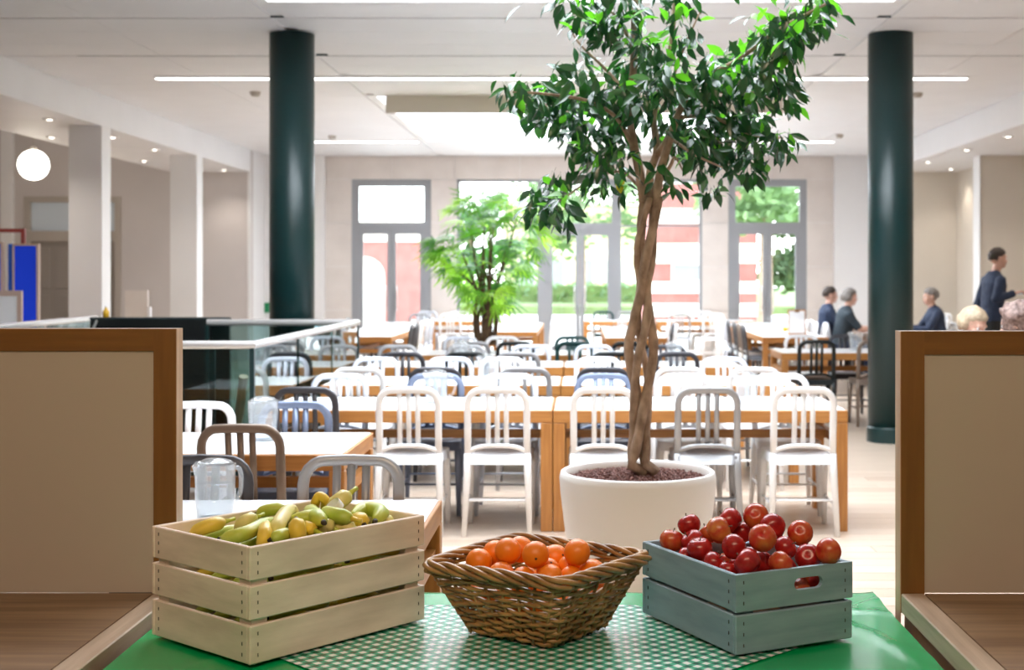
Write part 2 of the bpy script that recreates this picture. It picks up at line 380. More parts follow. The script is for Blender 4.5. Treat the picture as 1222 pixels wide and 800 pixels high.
# ceiling slab with two roof lanterns, panels hung under it with open joints
OP = ((-2.5, 2.5, 5.1, 10.6), (-2.5, 2.5, 16.2, 21.6))
cb = MB()
for (x0, x1, y0, y1) in ((-5.75, -2.5, -4, WB+0.3), (2.5, 5.25, -4, WB+0.3), (-2.5, 2.5, -4, 5.1), (-2.5, 2.5, 10.6, 16.2), (-2.5, 2.5, 21.6, WB+0.3)):
    cb.b2(x0, x1, y0, y1, 3.69, 3.85)
ceil = struct('ceiling', cb, M['ceiling'])
for (x0, x1, y0, y1) in OP:
    wl = MB()
    e = 0.015
    wl.b2(x0-0.1, x0+e, y0-0.1, y1+0.1, 3.668, 4.75); wl.b2(x1-e, x1+0.1, y0-0.1, y1+0.1, 3.668, 4.75)
    wl.b2(x0+e, x1-e, y0-0.1, y0+e, 3.668, 4.75); wl.b2(x0+e, x1-e, y1-e, y1+0.1, 3.668, 4.75); wl.b2(x0-0.1, x1+0.1, y0-0.1, y1+0.1, 4.75, 4.8)
    wl.build('lantern_well', M['plaster'], ceil)
    for k in range(1, 4):
        MB().b2(x0+k*1.25-0.02, x0+k*1.25+0.02, y0, y1, 4.5, 4.58).build('glazing_bar', M['plaster'], ceil)
xs = (-5.75, -4.15, -2.5, 0.0, 2.5, 3.9, 5.25)
ys = [4.0, 4.55, 5.1, 6.2, 7.3, 8.4, 9.5, 10.6] + [10.6+0.65*k for k in range(1, 9)] + [16.2, 17.55, 18.9, 20.25, 21.6, 22.5, 23.4, WB]
for j in range(len(ys)-1):
    for i in range(len(xs)-1):
        xa, xb_, ya, yb = xs[i], xs[i+1], ys[j], ys[j+1]
        if any(xa >= o[0]-0.01 and xb_ <= o[1]+0.01 and ya >= o[2]-0.01 and yb <= o[3]+0.01 for o in OP): continue
        g = 0.04 if abs(ya-13.2) < 0.01 or abs(ya-11.25) < 0.01 else 0.004
        xa2 = xa+(0.12 if abs(xa) > 2.4 and abs(xa) < 2.6 and xa > 0 else 0.004); xb2 = xb_-(0.12 if abs(xb_+2.5) < 0.1 else 0.004)
        MB().b2(xa2, xb2, ya+g, yb-0.004, CE, 3.688).build('ceiling_panel', M['ceiling'], ceil)
struct('trim_2', MB().b2(-2.36, 2.45, 16.12, 16.18, 3.46, 3.668), M['beige'])          # fascia under the near edge of the far lantern
sl = MB().b2(-7.15, -5.752, -4, WB+0.3, 3.29, 4.2)
struct('trim_3', sl, M['ceiling'])
struct('trim_4', MB().b2(5.252, 9, -4, WB+0.3, 3.29, 4.2), M['ceiling'])
struct('trim_5', MB().b2(-12, -7.152, -4, WB+0.3, 4.2, 4.3), M['ceiling'])               # ceiling of the side room
for i, y0 in enumerate((4.0, 8.0, 12.0, 16.0, 19.96)):
    o = MB().b2(-6.15, -5.75, y0, y0+0.3 if i < 5 else 23.19, 0, 3.288).build('pillar', M['plaster'])
    tag(o, ['plain square white pier out of sight left of the servery', 'plain square white pier left of the stairwell corner', 'plain square white pier beside the stairwell',
            'broad white square pier right of the glowing globe, nearest pier in view', 'white square pier between the globe pier and the left dark column', 'white square pier right beside the left dark column by the back wall'][i], 'pillar', 'square piers under the left soffit')
# walls
struct('wall_left', MB().b2(-12.1, -12, -4, WB, 0, 4.2), M['mauve'])
struct('wall_right', MB().b2(9, 9.1, -4, WB, 0, 3.29), M['beige'])
struct('wall_front', MB().b2(-12, 9, -4.1, -4, 0, 4.2), M['beige'])
lw = MB().b2(-12, -9.68, 23.2, 23.4, 0, 4.2).b2(-8.0, -5.75, 23.2, 23.4, 0, 4.2).b2(-9.68, -8.0, 23.2, 23.4, 2.86, 4.2)
struct('wall_back_left', lw, M['mauve'])
struct('wall_back_right', MB().b2(5.3, 6.55, 23.2, 23.4, 0, 3.29), M['beige'])
struct('trim_9', MB().b2(5.27, 5.299, 23.18, WB-0.15, 0, 3.288), M['plaster'])
struct('wall_right_side', MB().b2(6.55, 6.7, 20.3, 23.4, 0, 3.29), M['beige'])
struct('wall_right_block', MB().b2(6.0, 9, 20.0, 20.3, 0, 3.29), M['beige'])
struct('trim_6', MB().b2(5.98, 5.999, 19.98, 20.3, 0, 3.288), M['plaster'])               # hall side of the block, its lit look put in as a white sheet
struct('trim_8', MB().b2(-5.8, -5.752, 23.18, WB-0.15, 0, 3.288), M['plaster'])
struct('trim_7', MB().b2(-10.06, -9.86, 23.1, 23.2, 0, 4.2), M['plaster'])                # pilaster left of the side room door
dl = empty('door_4', (-10.9, 23.18, 0), kind='structure')
MB().b2(-0.6, 0.7, -0.05, 0.0, 0, 3.3).build('door_leaf', M['doorpaint'], dl)

# back wall: plaster flanks, limestone slabs round three glazed openings
wb = MB()
wb.b2(-6.3, -4.68, WB-0.15, WB+0.3, 0, 3.69); wb.b2(4.63, 7.0, WB-0.15, WB+0.3, 0, 3.69)
wback = struct('wall_back', wb, M['plaster'])
LD, CW, RD, HT = (-4.2, -2.745), (-2.27, 2.225), (2.71, 4.144), 3.25
core = MB()
for (x0, x1) in ((-4.68, LD[0]), (LD[1], CW[0]), (CW[1], RD[0]), (RD[1], 4.63)): core.b2(x0, x1, WB+0.03, WB+0.3, 0, HT)
core.b2(-4.68, 4.63, WB+0.03, WB+0.3, HT, 3.69)
core.build('wall_core', M['plaster'], wback)
rr = random.Random(5)
for (x0, x1) in ((-4.68, LD[0]), (LD[1], CW[0]), (CW[1], RD[0]), (RD[1], 4.63)):
    z = 0.0
    for h in (0.85, 0.8, 0.8, 0.8):
        MB().b2(x0+0.004, x1-0.004, WB+rr.uniform(0, 0.006), WB+0.03, z+0.004, z+h-0.004).build('stone_slab', M['stone'], wback); z += h
x = -4.68
for wd in (1.22, 1.15, 1.2, 1.1, 1.15, 1.2, 1.15, 1.14):
    MB().b2(x+0.004, x+wd-0.004, WB+rr.uniform(0, 0.006), WB+0.03, HT+0.004, 3.665).build('stone_slab', M['stone'], wback); x += wd

def bar(p, x0, x1, z0, z1, name='frame', d=0.09, y=WB+0.08):
    return MB().b2(x0, x1, y-d/2, y+d/2, z0, z1).build(name, M['frame'], p)
def pane(p, x0, x1, z0, z1, y=WB+0.08):
    return MB().b2(x0, x1, y-0.004, y+0.004, z0, z1).build('pane', M['glass'], p)
def glazed_door(p, x0, x1, fr, zt, z1, z2):
    """double glazed door with a transom light: frame fr wide, transom bar z1..z2"""
    bar(p, x0, x0+fr, 0, zt, 'jamb'); bar(p, x1-fr, x1, 0, zt, 'jamb'); bar(p, x0+fr, x1-fr, zt-fr, zt, 'head'); bar(p, x0+fr, x1-fr, z1, z2, 'transom')
    pane(p, x0+fr, x1-fr, z2, zt-fr)
    xm = (x0+x1)/2
    for (a, b, hx) in ((x0+fr, xm-0.003, xm-0.10), (xm+0.003, x1-fr, xm+0.10)):
        st = 0.075
        lf = MB().b2(a, a+st, -0.03, 0.03, 0.02, z1).b2(b-st, b, -0.03, 0.03, 0.02, z1).b2(a+st, b-st, -0.03, 0.03, z1-st, z1).b2(a+st, b-st, -0.03, 0.03, 0.02, 0.2)
        o = lf.build('door_leaf', M['frame'], p); o.location = (0, WB+0.08, 0)
        g = MB().b2(a+st, b-st, -0.004, 0.004, 0.2, z1-st).build('pane', M['glass'], o)
        h = MB().sweep(spline([(hx, -0.03, 0.85), (hx, -0.10, 0.88), (hx, -0.10, 1.25), (hx, -0.03, 1.28)], 4), 0.013, 8).build('pull_handle', M['rail'], o, True)
d1 = empty('door_1', kind='structure'); glazed_door(d1, LD[0], LD[1], 0.13, HT, 2.32, 2.46)
d2 = empty('door_2', kind='structure'); glazed_door(d2, RD[0], RD[1], 0.13, HT, 2.32, 2.46)
w1 = empty('window_1', kind='structure')
xl, xa, xb_, xr = CW[0], -0.72, 0.68, CW[1]
bar(w1, xl, xl+0.05, 0, HT, 'jamb'); bar(w1, xr-0.05, xr, 0, HT, 'jamb'); bar(w1, xl, xr, HT-0.05, HT, 'head')
bar(w1, xa-0.07, xa+0.07, 0, HT-0.05, 'mullion'); bar(w1, xb_-0.06, xb_+0.06, 0, HT-0.05, 'mullion')
bar(w1, xl+0.05, xa-0.07, 2.38, 2.41, 'glazing_bar'); bar(w1, xb_+0.06, xr-0.05, 2.38, 2.41, 'glazing_bar')
for (a, b) in ((xl+0.05, xa-0.07), (xb_+0.06, xr-0.05)):
    pane(w1, a, b, 0.05, 2.38); pane(w1, a, b, 2.41, HT-0.05); bar(w1, a, b, 0, 0.05, 'sill')
d3 = empty('door_3', kind='structure'); glazed_door(d3, xa+0.07, xb_-0.06, 0.05, HT-0.05, 2.30, 2.45)

# side room double door with a pale transom light
d5 = empty('door_5', (0, 23.2, 0), kind='structure')
x0, x1 = -9.68, -8.0
for (a, b, c, d) in ((x0, x0+0.1, 0, 2.86), (x1-0.1, x1, 0, 2.86), (x0+0.1, x1-0.1, 2.76, 2.86), (x0+0.1, x1-0.1, 2.08, 2.26)):
    MB().b2(a, b, -0.05, 0.1, c, d).build('door_frame', M['doortrim'], d5)
MB().b2(x0+0.1, x1-0.1, 0.03, 0.05, 2.26, 2.76).build('pane', M['frost'], d5)
for (a, b) in ((x0+0.1, (x0+x1)/2-0.004), ((x0+x1)/2+0.004, x1-0.1)):
    lf = MB().b2(a, b, 0.03, 0.07, 0, 2.08).build('door_leaf', M['doorpaint'], d5)
    wl_ = (b-a)/2
    for (za, zb) in ((0.15, 0.75), (0.85, 1.15), (1.25, 1.98)):
        for k in range(2):
            MB().b2(a+0.06+k*wl_, a+wl_-0.04+k*wl_, 0.015, 0.03, za, zb, 0.01).build('door_panel', M['doorpaint'], lf)

# ------------------------------------------------------------------ lamps of the room
def strip(x0, x1, y, label):
    o = empty('strip_light', ((x0+x1)/2, y, CE), label=label, cat='ceiling light', group='ceiling strip lights'); L = (x1-x0)
    MB().b2(-L/2, L/2, -0.05, 0.05, -0.02, 0).build('housing', M['plaster'], o)
    MB().b2(-L/2+0.01, L/2-0.01, -0.035, 0.035, -0.028, -0.0205).build('diffuser', M['led'], o)
strip(-4.66, 4.24, 14.6, 'very long white strip light crossing the ceiling behind both dark columns')
strip(-4.33, -2.62, 21.55, 'short white strip light left of the far roof opening')
strip(2.62, 4.1, 21.55, 'short white strip light right of the far roof opening, partly behind leaves')
for i, (x, y, lab) in enumerate(((-6.1, 15.3, 'downlight nearest the camera in the left soffit, above the globe'), (-6.87, 17.3, 'downlight just above the globe lamp, left of the first pier'), (-6.08, 17.3, 'downlight right beside the first left pier'),
        (-6.08, 19.0, 'downlight between the two left piers'), (-6.85, 20.9, 'lower downlight between the two left piers'), (-6.08, 22.7, 'farthest downlight in the left soffit, before the dark column'),
        (5.52, 17.2, 'downlight nearest the camera in the right soffit, at the right photo edge'), (5.52, 19.05, 'middle downlight of the row in the right soffit'), (5.5, 21.1, 'far downlight in the right soffit beside the dark column'), (6.25, 22.5, 'lowest downlight over the right wall corner'))):
    o = empty('downlight', (x, y, 3.29), label='small round glowing '+lab, cat='ceiling light', group='small round downlights')
    MB().lathe([(0.075, -0.012), (0.075, 0.0), (0.05, 0.0), (0.05, -0.012)], 16).build('rim', M['plaster'], o)
    MB().lathe([(0.05, -0.010), (0.0, -0.016)], 16).build('bulb', M['spot'], o)
    ld = bpy.data.lights.new('downlight_beam', 'SPOT'); ld.energy = 34; ld.color = (1, 0.91, 0.80); ld.spot_size = 1.9; ld.spot_blend = 0.8; ld.shadow_soft_size = 0.05
    lo = bpy.data.objects.new('beam', ld); C.objects.link(lo); lo.parent = o; lo.location = (0, 0, -0.03)
for i, (x, y, lab) in enumerate(((6.9, 18.6, 'over the right block wall, out of the photo'), (5.52, 15.2, 'of the right soffit row just out of the photo'), (6.9, 16.0, 'of the second right row out of the photo'), (-6.08, 13.5, 'of the left soffit row just out of the photo'), (-6.85, 15.0, 'of the second left row out of the photo'))):  # unseen downlights added to brighten the aisle walls
    o = empty('downlight', (x, y, 3.29), label='small round glowing downlight '+lab, cat='ceiling light', group='small round downlights')
    MB().lathe([(0.075, -0.012), (0.075, 0.0), (0.05, 0.0), (0.05, -0.012)], 16).build('rim', M['plaster'], o)
    MB().lathe([(0.05, -0.010), (0.0, -0.016)], 16).build('bulb', M['spot'], o)
    ld = bpy.data.lights.new('downlight_beam', 'SPOT'); ld.energy = 50; ld.color = (1, 0.91, 0.80); ld.spot_size = 2.2; ld.spot_blend = 0.8; ld.shadow_soft_size = 0.05
    lo = bpy.data.objects.new('beam', ld); C.objects.link(lo); lo.parent = o; lo.location = (0, 0, -0.03)
for (ya, yb, xa_, xb2_) in ((13.2, 13.235, -5.0, 5.25), (11.25, 11.262, -5.75, 5.25)):
    MB().b2(xa_, xb2_, ya, yb, 3.673, 3.689).build('slot', M['dark'], ceil)
gp = at(40, 197, 20.0)
o = empty('globe_lamp', gp, label='round white glowing globe pendant lamp at upper left', cat='pendant lamp')
MB().ball((0, 0, 0), 0.225, 24, 14).build('globe', M['globe'], o, True)
ld = bpy.data.lights.new('globe_glow', 'POINT'); ld.energy = 35; ld.color = (1, 0.9, 0.75); ld.shadow_soft_size = 0.24
lo = bpy.data.objects.new('glow', ld); C.objects.link(lo); lo.parent = o; lo.location = (0, 0, -0.5)
MB().lathe([(0.05, 0.21), (0.05, 0.26), (0.015, 0.28)], 14).build('cap', M['doortrim'], o)
MB().sweep([(0, 0, 0.27), (0, 0, 4.19-gp.z)], 0.006, 6).build('cord', M['doortrim'], o)
for (x, y, lab) in ((-3.86, 15.8, 'left of the left dark column'), (-3.88, 20.8, 'by the short left strip light'), (4.02, 15.9, 'right of the right dark column'), (4.0, 20.6, 'above the right glazed door')):
    o = empty('smoke_detector', (x, y, CE), label='small round ceiling detector '+lab, cat='detector', group='ceiling detectors')
    MB().lathe([(0.04, -0.055), (0.06, -0.03), (0.065, 0.0)], 14).build('casing', M['doortrim'], o)

# ------------------------------------------------------------------ two dark columns
for (x, lab) in ((-2.6, 'tall glossy dark teal round column left, behind the glass balustrade'), (2.79, 'tall glossy dark teal round column at right, standing on the wood floor')):
    o = empty('column', (x, 12.0, 0), label=lab, cat='column')
    MB().lathe([(0.2, 0.14), (0.2, CE-0.004)], 40).build('shaft', M['column'], o, True)
    MB().lathe([(0.212, 0.0), (0.212, 0.125), (0.2, 0.14)], 40).build('base_ring', M['column'], o)
# green exit sign just left of the left column
o = empty('exit_sign', (-5.69, WB-0.18, 0.9), label='small green sign low on the wall left of the left column', cat='sign')
MB().b2(-0.06, 0.06, 0, 0.03, -0.09, 0.09).build('face', M['sign'], o)

# ------------------------------------------------------------------ glass balustrade round the stairwell
XR, YF, YB_, ZR = -1.96, 7.95, 11.7, 1.08
b = empty('balustrade', (XR, YF, 0), label='glass balustrade with pale metal handrail around the stairwell', cat='balustrade')
def rel(p): return tuple(Vector(p)-Vector((XR, YF, 0)))
MB().sweep([rel((-4.62, YF, ZR)), rel((XR, YF, ZR)), rel((XR, YB_, ZR))], 0.032, 10, sq=0.8, up=(0, 0, 1)).build('handrail', M['rail'], b)
MB().sweep([rel((XR, YB_, ZR)), rel((-3.28, YB_, ZR))], 0.03, 10, up=(0, 0, 1)).build('handrail', M['rail'], b)
MB().sweep([rel((-4.64, YF, ZR)), rel((-4.66, 12.8, ZR))], 0.03, 10, up=(0, 0, 1)).build('handrail', M['rail'], b)
for (xa, xb_, yy) in ((-4.6, -3.6, YF), (-3.58, -2.6, YF), (-2.58, XR, YF), (-3.26, -2.62, YB_), (-2.6, XR, YB_)):
    MB().b2(xa+0.02-XR, xb_-0.02-XR, yy-YF-0.006, yy-YF+0.006, 0.0, ZR-0.02).build('glass_panel', M['rail_glass'], b)
for k in range(3):
    MB().b2(-0.006, 0.006, 0.05+k*1.25, 1.22+k*1.25, 0.0, ZR-0.02).build('glass_panel', M['rail_glass'], b)
for k in range(4):
    MB().b2(-4.65-XR, -4.638-XR, 0.05+k*1.2, 1.18+k*1.2, 0.0, ZR-0.02).build('glass_panel', M['rail_glass'], b)
for (px_, py_) in ((XR, YF), (-2.2, YF+0.02), (XR, YB_), (-3.28, YB_), (-4.64, 12.75)):
    MB().b2(px_-XR-0.014, px_-XR+0.014, py_-YF-0.014, py_-YF+0.014, 0.0, ZR-0.02).build('post', M['column'], b)
MB().sweep([rel((-2.46, 9.0, -0.25)), rel((-2.2, 8.6, 0.62)), rel((-2.15, 8.5, 0.85))], 0.03, 8).build('stair_handrail', M['railwood'], b)
o = empty('black_screen', (-3.75, 11.9, 0), label='wide black solid screen behind the stairwell, below the left piers', cat='screen')
MB().b2(-0.62, 0.62, -0.03, 0.03, 0.0, 1.10).build('panel', M['black'], o)
MB().sweep([(-0.64, -0.02, 0.9), (-0.56, -0.02, 1.10)], 0.018, 6).build('end_rail', M['rail'], o)
MB().b2(-0.62, 0.62, -0.045, 0.045, 1.10, 1.12).build('cap', M['dark'], o)
# bits on and behind the screen
o = empty('yellow_bottle', (-4.24, 11.9, 1.12) , label='small yellow bottle standing on the black screen', cat='bottle')
MB().lathe([(0.028, 0), (0.03, 0.05), (0.012, 0.075), (0.012, 0.09)], 12).build('body', M['yellow'], o, True)
MB().lathe([(0.014, 0.088), (0.014, 0.1)], 10).build('cap', M['paper'], o)
o = empty('leaning_board', (-6.2, 18.6, 0), label='pale pink beige board standing behind the black screen', cat='board')
MB().b2(-0.16, 0.16, -0.02, 0.02, 0.0, 1.28).build('sheet', M['tan'] if False else M['stone'], o)
MB().b2(0.16, 0.2, -0.03, 0.03, 0.0, 1.05).build('stay', M['paper'], o)

# ------------------------------------------------------------------ blue display boards at far left
YD = 13.0
def disp(x0, x1, z1, label, y):
    o = empty('display_board', ((x0+x1)/2, y, 0), label=label, cat='display board'); h = (x1-x0)/2
    MB().b2(-h+0.02, h-0.02, -0.02, 0.02, 0.25, z1-0.02).build('felt_panel', M['blue'], o)
    MB().b2(-h, -h+0.02, -0.025, 0.025, 0.0, z1).build('edge_strip', M['tan'], o); MB().b2(h-0.02, h, -0.025, 0.025, 0.0, z1).build('edge_strip', M['tan'], o)
    MB().b2(-h+0.02, h-0.02, -0.025, 0.025, z1-0.02, z1).build('edge_strip', M['tan'], o)
    for s in (-1, 1): MB().b2(s*(h-0.05)-0.02, s*(h-0.05)+0.02, -0.2, 0.2, 0.0, 0.03).build('foot', M['tan'], o)
disp(at(16, 0, YD).x, at(47, 0, YD).x, at(0, 291, YD).z, 'bright blue felt display board with tan edges, the right one', YD)
disp(at(-30, 0, YD).x, at(7, 0, YD).x, at(0, 289, YD).z, 'bright blue felt display board cut by the left photo edge', YD-0.05)
o = empty('board_post', (at(11.5, 0, YD).x, YD+0.05, 0), label='lighter blue post between the two blue display boards', cat='post')
MB().b2(-0.03, 0.03, -0.015, 0.015, 0, at(0, 291, YD).z).build('upright', M['bluel'], o)
o = empty('whiteboard', (at(6, 0, 12.4).x, 12.4, 0), label='low white board with tan frame before the blue display boards', cat='board')
zt = at(0, 347, 12.4).z
MB().b2(-0.22, 0.12, -0.012, 0.012, 0.5, zt-0.05).build('sheet', M['paper'], o)
MB().b2(0.12, 0.16, -0.02, 0.02, 0.0, zt).build('frame_stile', M['tan'], o); MB().b2(-0.26, -0.22, -0.02, 0.02, 0.0, zt).build('frame_stile', M['tan'], o)
MB().b2(-0.22, 0.12, -0.02, 0.02, zt-0.05, zt).build('frame_rail', M['tan'], o)
o = empty('red_pole_frame', (at(28, 0, 14.2).x, 14.2, 0), label='thin dark red pole frame rising behind the blue boards', cat='frame')
zt = at(0, 273, 14.2).z
MB().b2(-0.02, 0.02, -0.02, 0.02, 0, zt).build('upright', M['red'], o); MB().b2(-0.9, -0.02, -0.02, 0.02, zt-0.04, zt).build('cross_bar', M['red'], o)
MB().b2(-0.94, -0.9, -0.02, 0.02, 0, zt).build('upright', M['red'], o)

# ================================================================== OUTSIDE
struct('ground_outside', MB().b2(-40, 40, WB+0.3, 140, -0.3, -0.06), M['paving'])
lw = MB().b2(-30, 30, 52, 130, -0.06, 0.25)
o = lw.build('lawn', M['lawn']); o['kind'] = 'structure'
def building(name, x0, x1, y0, d, h, wallm, bands, wins, label, arch=None):
    b = empty(name, ((x0+x1)/2, y0, -0.06), label=label, cat='building'); w_ = (x1-x0)/2
    MB().b2(-w_, w_, 0.05, d, 0, h).build('wall', wallm, b)
    for (za, zb) in bands: MB().b2(-w_-0.03, w_+0.03, 0.0, 0.06, za, zb).build('stone_band', M['render'], b)
    for (xa, xc, za, zb) in wins:
        fr = MB().b2(xa-0.08, xc+0.08, -0.02, 0.06, za-0.08, za).b2(xa-0.08, xc+0.08, -0.02, 0.06, zb, zb+0.08).b2(xa-0.08, xa, -0.02, 0.06, za, zb).b2(xc, xc+0.08, -0.02, 0.06, za, zb).build('window', M['render'], b)
        MB().b2(xa, xc, 0.02, 0.04, za, zb).build('pane', M['frame'], fr)
    MB().b2(-w_-0.2, w_+0.2, -0.2, d+0.2, h, h+0.25).build('roof', M['render'], b)
    if arch:
        ax, ar, az = arch
        pts = [(ax-ar, 0)]+[(ax+ar*math.cos(PI-PI*k/12), az+ar*math.sin(PI-PI*k/12)) for k in range(13)]+[(ax+ar, 0)]
        vs = [(p[0], 0.0, p[1]) for p in pts]; n = len(vs); vs += [(p[0], 0.06, p[1]) for p in pts]
        fs = [tuple(range(n))]+[(k, k+1, n+k+1, n+k) for k in range(n-1)]
        MB().add(vs, fs).build('arch', M['render'], b)
    return b
building('brick_building', 2.1, 5.3, 40, 8, 9, M['brick'], ((0.3, 0.7), (1.0, 1.35), (1.9, 2.5), (3.1, 3.55), (4.3, 5.0)), ((-0.9, -0.1, 1.4, 1.85),), 'red brick building with pale stone bands seen through the right half of the windows')
building('brick_house', -8.4, -4.2, 36, 7, 2.75, M['brick'], ((2.45, 2.75),), (), 'red brick house with pale arch seen through the left glazed door', arch=(0.45, 0.55, 1.5))
building('pale_building', -4.5, 6.5, 78, 8, 5.6, M['ochre'], ((2.7, 3.0),), tuple((xx, xx+0.9, 0.9, 2.4) for xx in (-4.6, -2.9, -1.2, 0.5, 2.2, 3.9)), 'low ochre stone building with a row of windows far across the lawn')
def hedge(x0, x1, y, h, label):
    o = MB(); rr = random.Random(int(y))
    for k in range(900):
        p = Vector((rr.uniform(x0, x1), y+rr.uniform(-0.5, 0.5), rr.uniform(0.26, h))); a = rr.uniform(0, 6.28); t = rr.uniform(-0.8, 0.8); s = 0.16
        u = Vector((math.cos(a), math.sin(a), t)).normalized()*s; v = u.orthogonal().normalized()*s*0.6
        o.add([p-u, p+v, p+u, p-v], [(0, 1, 2, 3)])
    b = empty('hedge', ((x0+x1)/2, y, 0.25), label=label, cat='hedge')
    g = o.build('foliage', M['treeleaf'][1], b); g.location = (-(x0+x1)/2, -y, -0.25); g['kind'] = 'stuff'
    MB().b2(x0-(x0+x1)/2, x1-(x0+x1)/2, -0.35, 0.35, 0, h-0.4).build('core', M['lawn'], b)
hedge(-6, 5, 60, 1.15, 'clipped green hedge before the ochre building')
def garden_tree(x, y, h, cr, label, seed, base=2.0):
    b = empty('garden_tree', (x, y, 0), label=label, cat='tree'); rr = random.Random(seed)
    MB().sweep([(0, 0, 0.0), (0.05, 0, h*0.5), (0, 0.05, h*0.8)], [0.22, 0.16, 0.06], 8).build('trunk', M['bark'], b)
    o = MB()
    cl = [(rr.gauss(0, cr*0.5), rr.gauss(0, cr*0.4), rr.uniform(base+0.4, h)) for _ in range(26)]
    for c in cl:
        for k in range(110):
            p = Vector(c)+Vector((rr.gauss(0, 1), rr.gauss(0, 1), rr.gauss(0, 0.7)))*cr*0.2
            a = rr.uniform(0, 6.28); t = rr.uniform(-0.9, 0.9); s = 0.17
            u = Vector((math.cos(a), math.sin(a), t)).normalized()*s; v = u.orthogonal().normalized()*s*0.6
            o.add([p-u, p+v, p+u, p-v], [(0, 1, 2, 3)])
    g = o.build('crown', M['treeleaf'][1 if seed in (2, 3) else 0], b); g['kind'] = 'stuff'
garden_tree(0.0, 55, 6.3, 2.6, 'leafy garden tree behind the middle glazed door', 2, 2.4)
garden_tree(4.9, 35.5, 5.2, 1.9, 'leafy garden tree filling the light above the right glazed door', 3, 2.6)
garden_tree(7.4, 44, 3.4, 1.2, 'smaller garden tree seen low through the right glazed door', 4, 0.8)
garden_tree(-5.3, 64, 5.2, 1.8, 'garden tree seen behind the indoor palm', 5, 1.2)
garden_tree(-7.9, 33.5, 1.5, 0.8, 'low green shrub at the foot of the brick arch', 6, 0.2)
#PART3
# ================================================================== TABLES
TH = 0.71
_tc = {}
def tmesh(key, fn, smooth=False):
    if key not in _tc: _tc[key] = fn().mesh(key[0] if isinstance(key, tuple) else key, smooth)
    return _tc[key]
def table(cx, cy, L, D, rz, label, group='oak tables of the dining hall'):
    o = empty('dining_table', (cx, cy, 0), rz, label, 'table', group)
    x, y = L/2, D/2; k = (L, D)
    put('table_top', tmesh(('table_top',)+k, lambda: MB().b2(-x+0.012, x-0.012, -y+0.012, y-0.012, TH-0.012, TH)), M['laminate'], o)
    for s in (-1, 1):
        put('apron', tmesh(('apron_long',)+k, lambda: MB().b2(-x+0.0, x, -0.022, 0.022, TH-0.075, TH-0.003, 0.003)), M['oak'], o, (0, s*(y-0.022), 0))
        put('apron', tmesh(('apron_end',)+k, lambda: MB().b2(-0.022, 0.022, -y+0.045, y-0.045, TH-0.075, TH-0.003, 0.003)), M['oaky'], o, (s*(x-0.022), 0, 0))
        put('end_rail', tmesh(('end_rail',)+k, lambda: MB().b2(-0.02, 0.02, -y+0.07, y-0.07, 0.50, 0.55)), M['oaky'], o, (s*(x-0.035), 0, 0))
        for t in (-1, 1):
            put('leg', tmesh('leg_oak', lambda: MB().b2(-0.034, 0.034, -0.034, 0.034, 0, TH-0.076, 0.003)), M['oakz'], o, (s*(x-0.034), t*(y-0.034), 0))
    put('long_rail', tmesh(('long_rail',)+k, lambda: MB().b2(-x+0.055, x-0.055, -0.02, 0.02, 0.50, 0.55)), M['oak'], o)
    return o
T = {}
def trow(name, y0, y1, xs, labs):
    for (x0, x1), lab in zip(xs, labs): T[name] = table((x0+x1)/2, (y0+y1)/2, x1-x0, y1-y0, 0, lab)
trow('L2', 3.86, 4.68, [(-2.19, -0.487)], ['white topped oak table nearest the camera, right behind the banana crate, with a water jug'])
trow('L1', 5.86, 6.68, [(-2.74, -1.04)], ['white topped oak table at left, second from camera, between the banana crate and the balustrade'])
trow('A', 7.77, 8.60, [(-1.87, -0.166), (-0.16, 1.558)], ['white topped oak table of the front row, left of the potted tree', 'white topped oak table of the front row, behind and right of the potted tree'])
trow('B', 9.52, 10.35, [(-1.86, -0.147), (-0.141, 1.56)], ['white topped oak table of the second row, left one', 'white topped oak table of the second row, right one behind the tree trunk'])
trow('C', 11.4, 12.23, [(-1.86, -0.15), (-0.144, 1.40)], ['white topped oak table of the third row, left one', 'white topped oak table of the third row, right one'])
trow('D', 13.1, 13.93, [(-1.9, -0.36), (-0.354, 1.2)], ['white topped oak table of the fourth row, before the indoor palm', 'white topped oak table of the fourth row, right one'])
trow('R', 13.45, 14.28, [(2.03, 3.73)], ['white topped oak table just left of the right dark column'])
trow('E', 22.6, 23.4, [(-2.95, -1.25), (0.05, 1.22), (1.3, 3.0)], ['far oak table crosswise before the left glazed door, left of the palm', 'far small oak table crosswise before the middle glazed door', 'far oak table crosswise before the wall right of the windows'])
for k in range(3):
    d = ('nearest', 'middle', 'farthest')[k]
    table(-2.83, 17.0+0.85+k*1.706, 1.7, 0.83, PI/2, d+' table of the lengthwise long table at left, by the balustrade end')
    table(2.72, 16.85+0.85+k*1.706, 1.7, 0.83, PI/2, d+' table of the lengthwise long table at right with the menu holder')
for k in range(2):
    d = ('nearer', 'farther')[k]
    table(0.70, 16.7+0.85+k*1.706, 1.7, 0.78, PI/2, d+' table of the lengthwise pair behind the tree trunk')
    table(-1.02, 18.5+0.85+k*1.706, 1.7, 0.83, PI/2, d+' table of the lengthwise pair right of the indoor palm')
    table(4.15, 16.9+0.85+k*1.706, 1.7, 0.62, PI/2, d+' table behind the right dark column, where people sit')
T['F'] = table(2.9, 8.36, 1.5, 0.72, 0, 'oak table hidden behind the right servery screen, where two people sit')

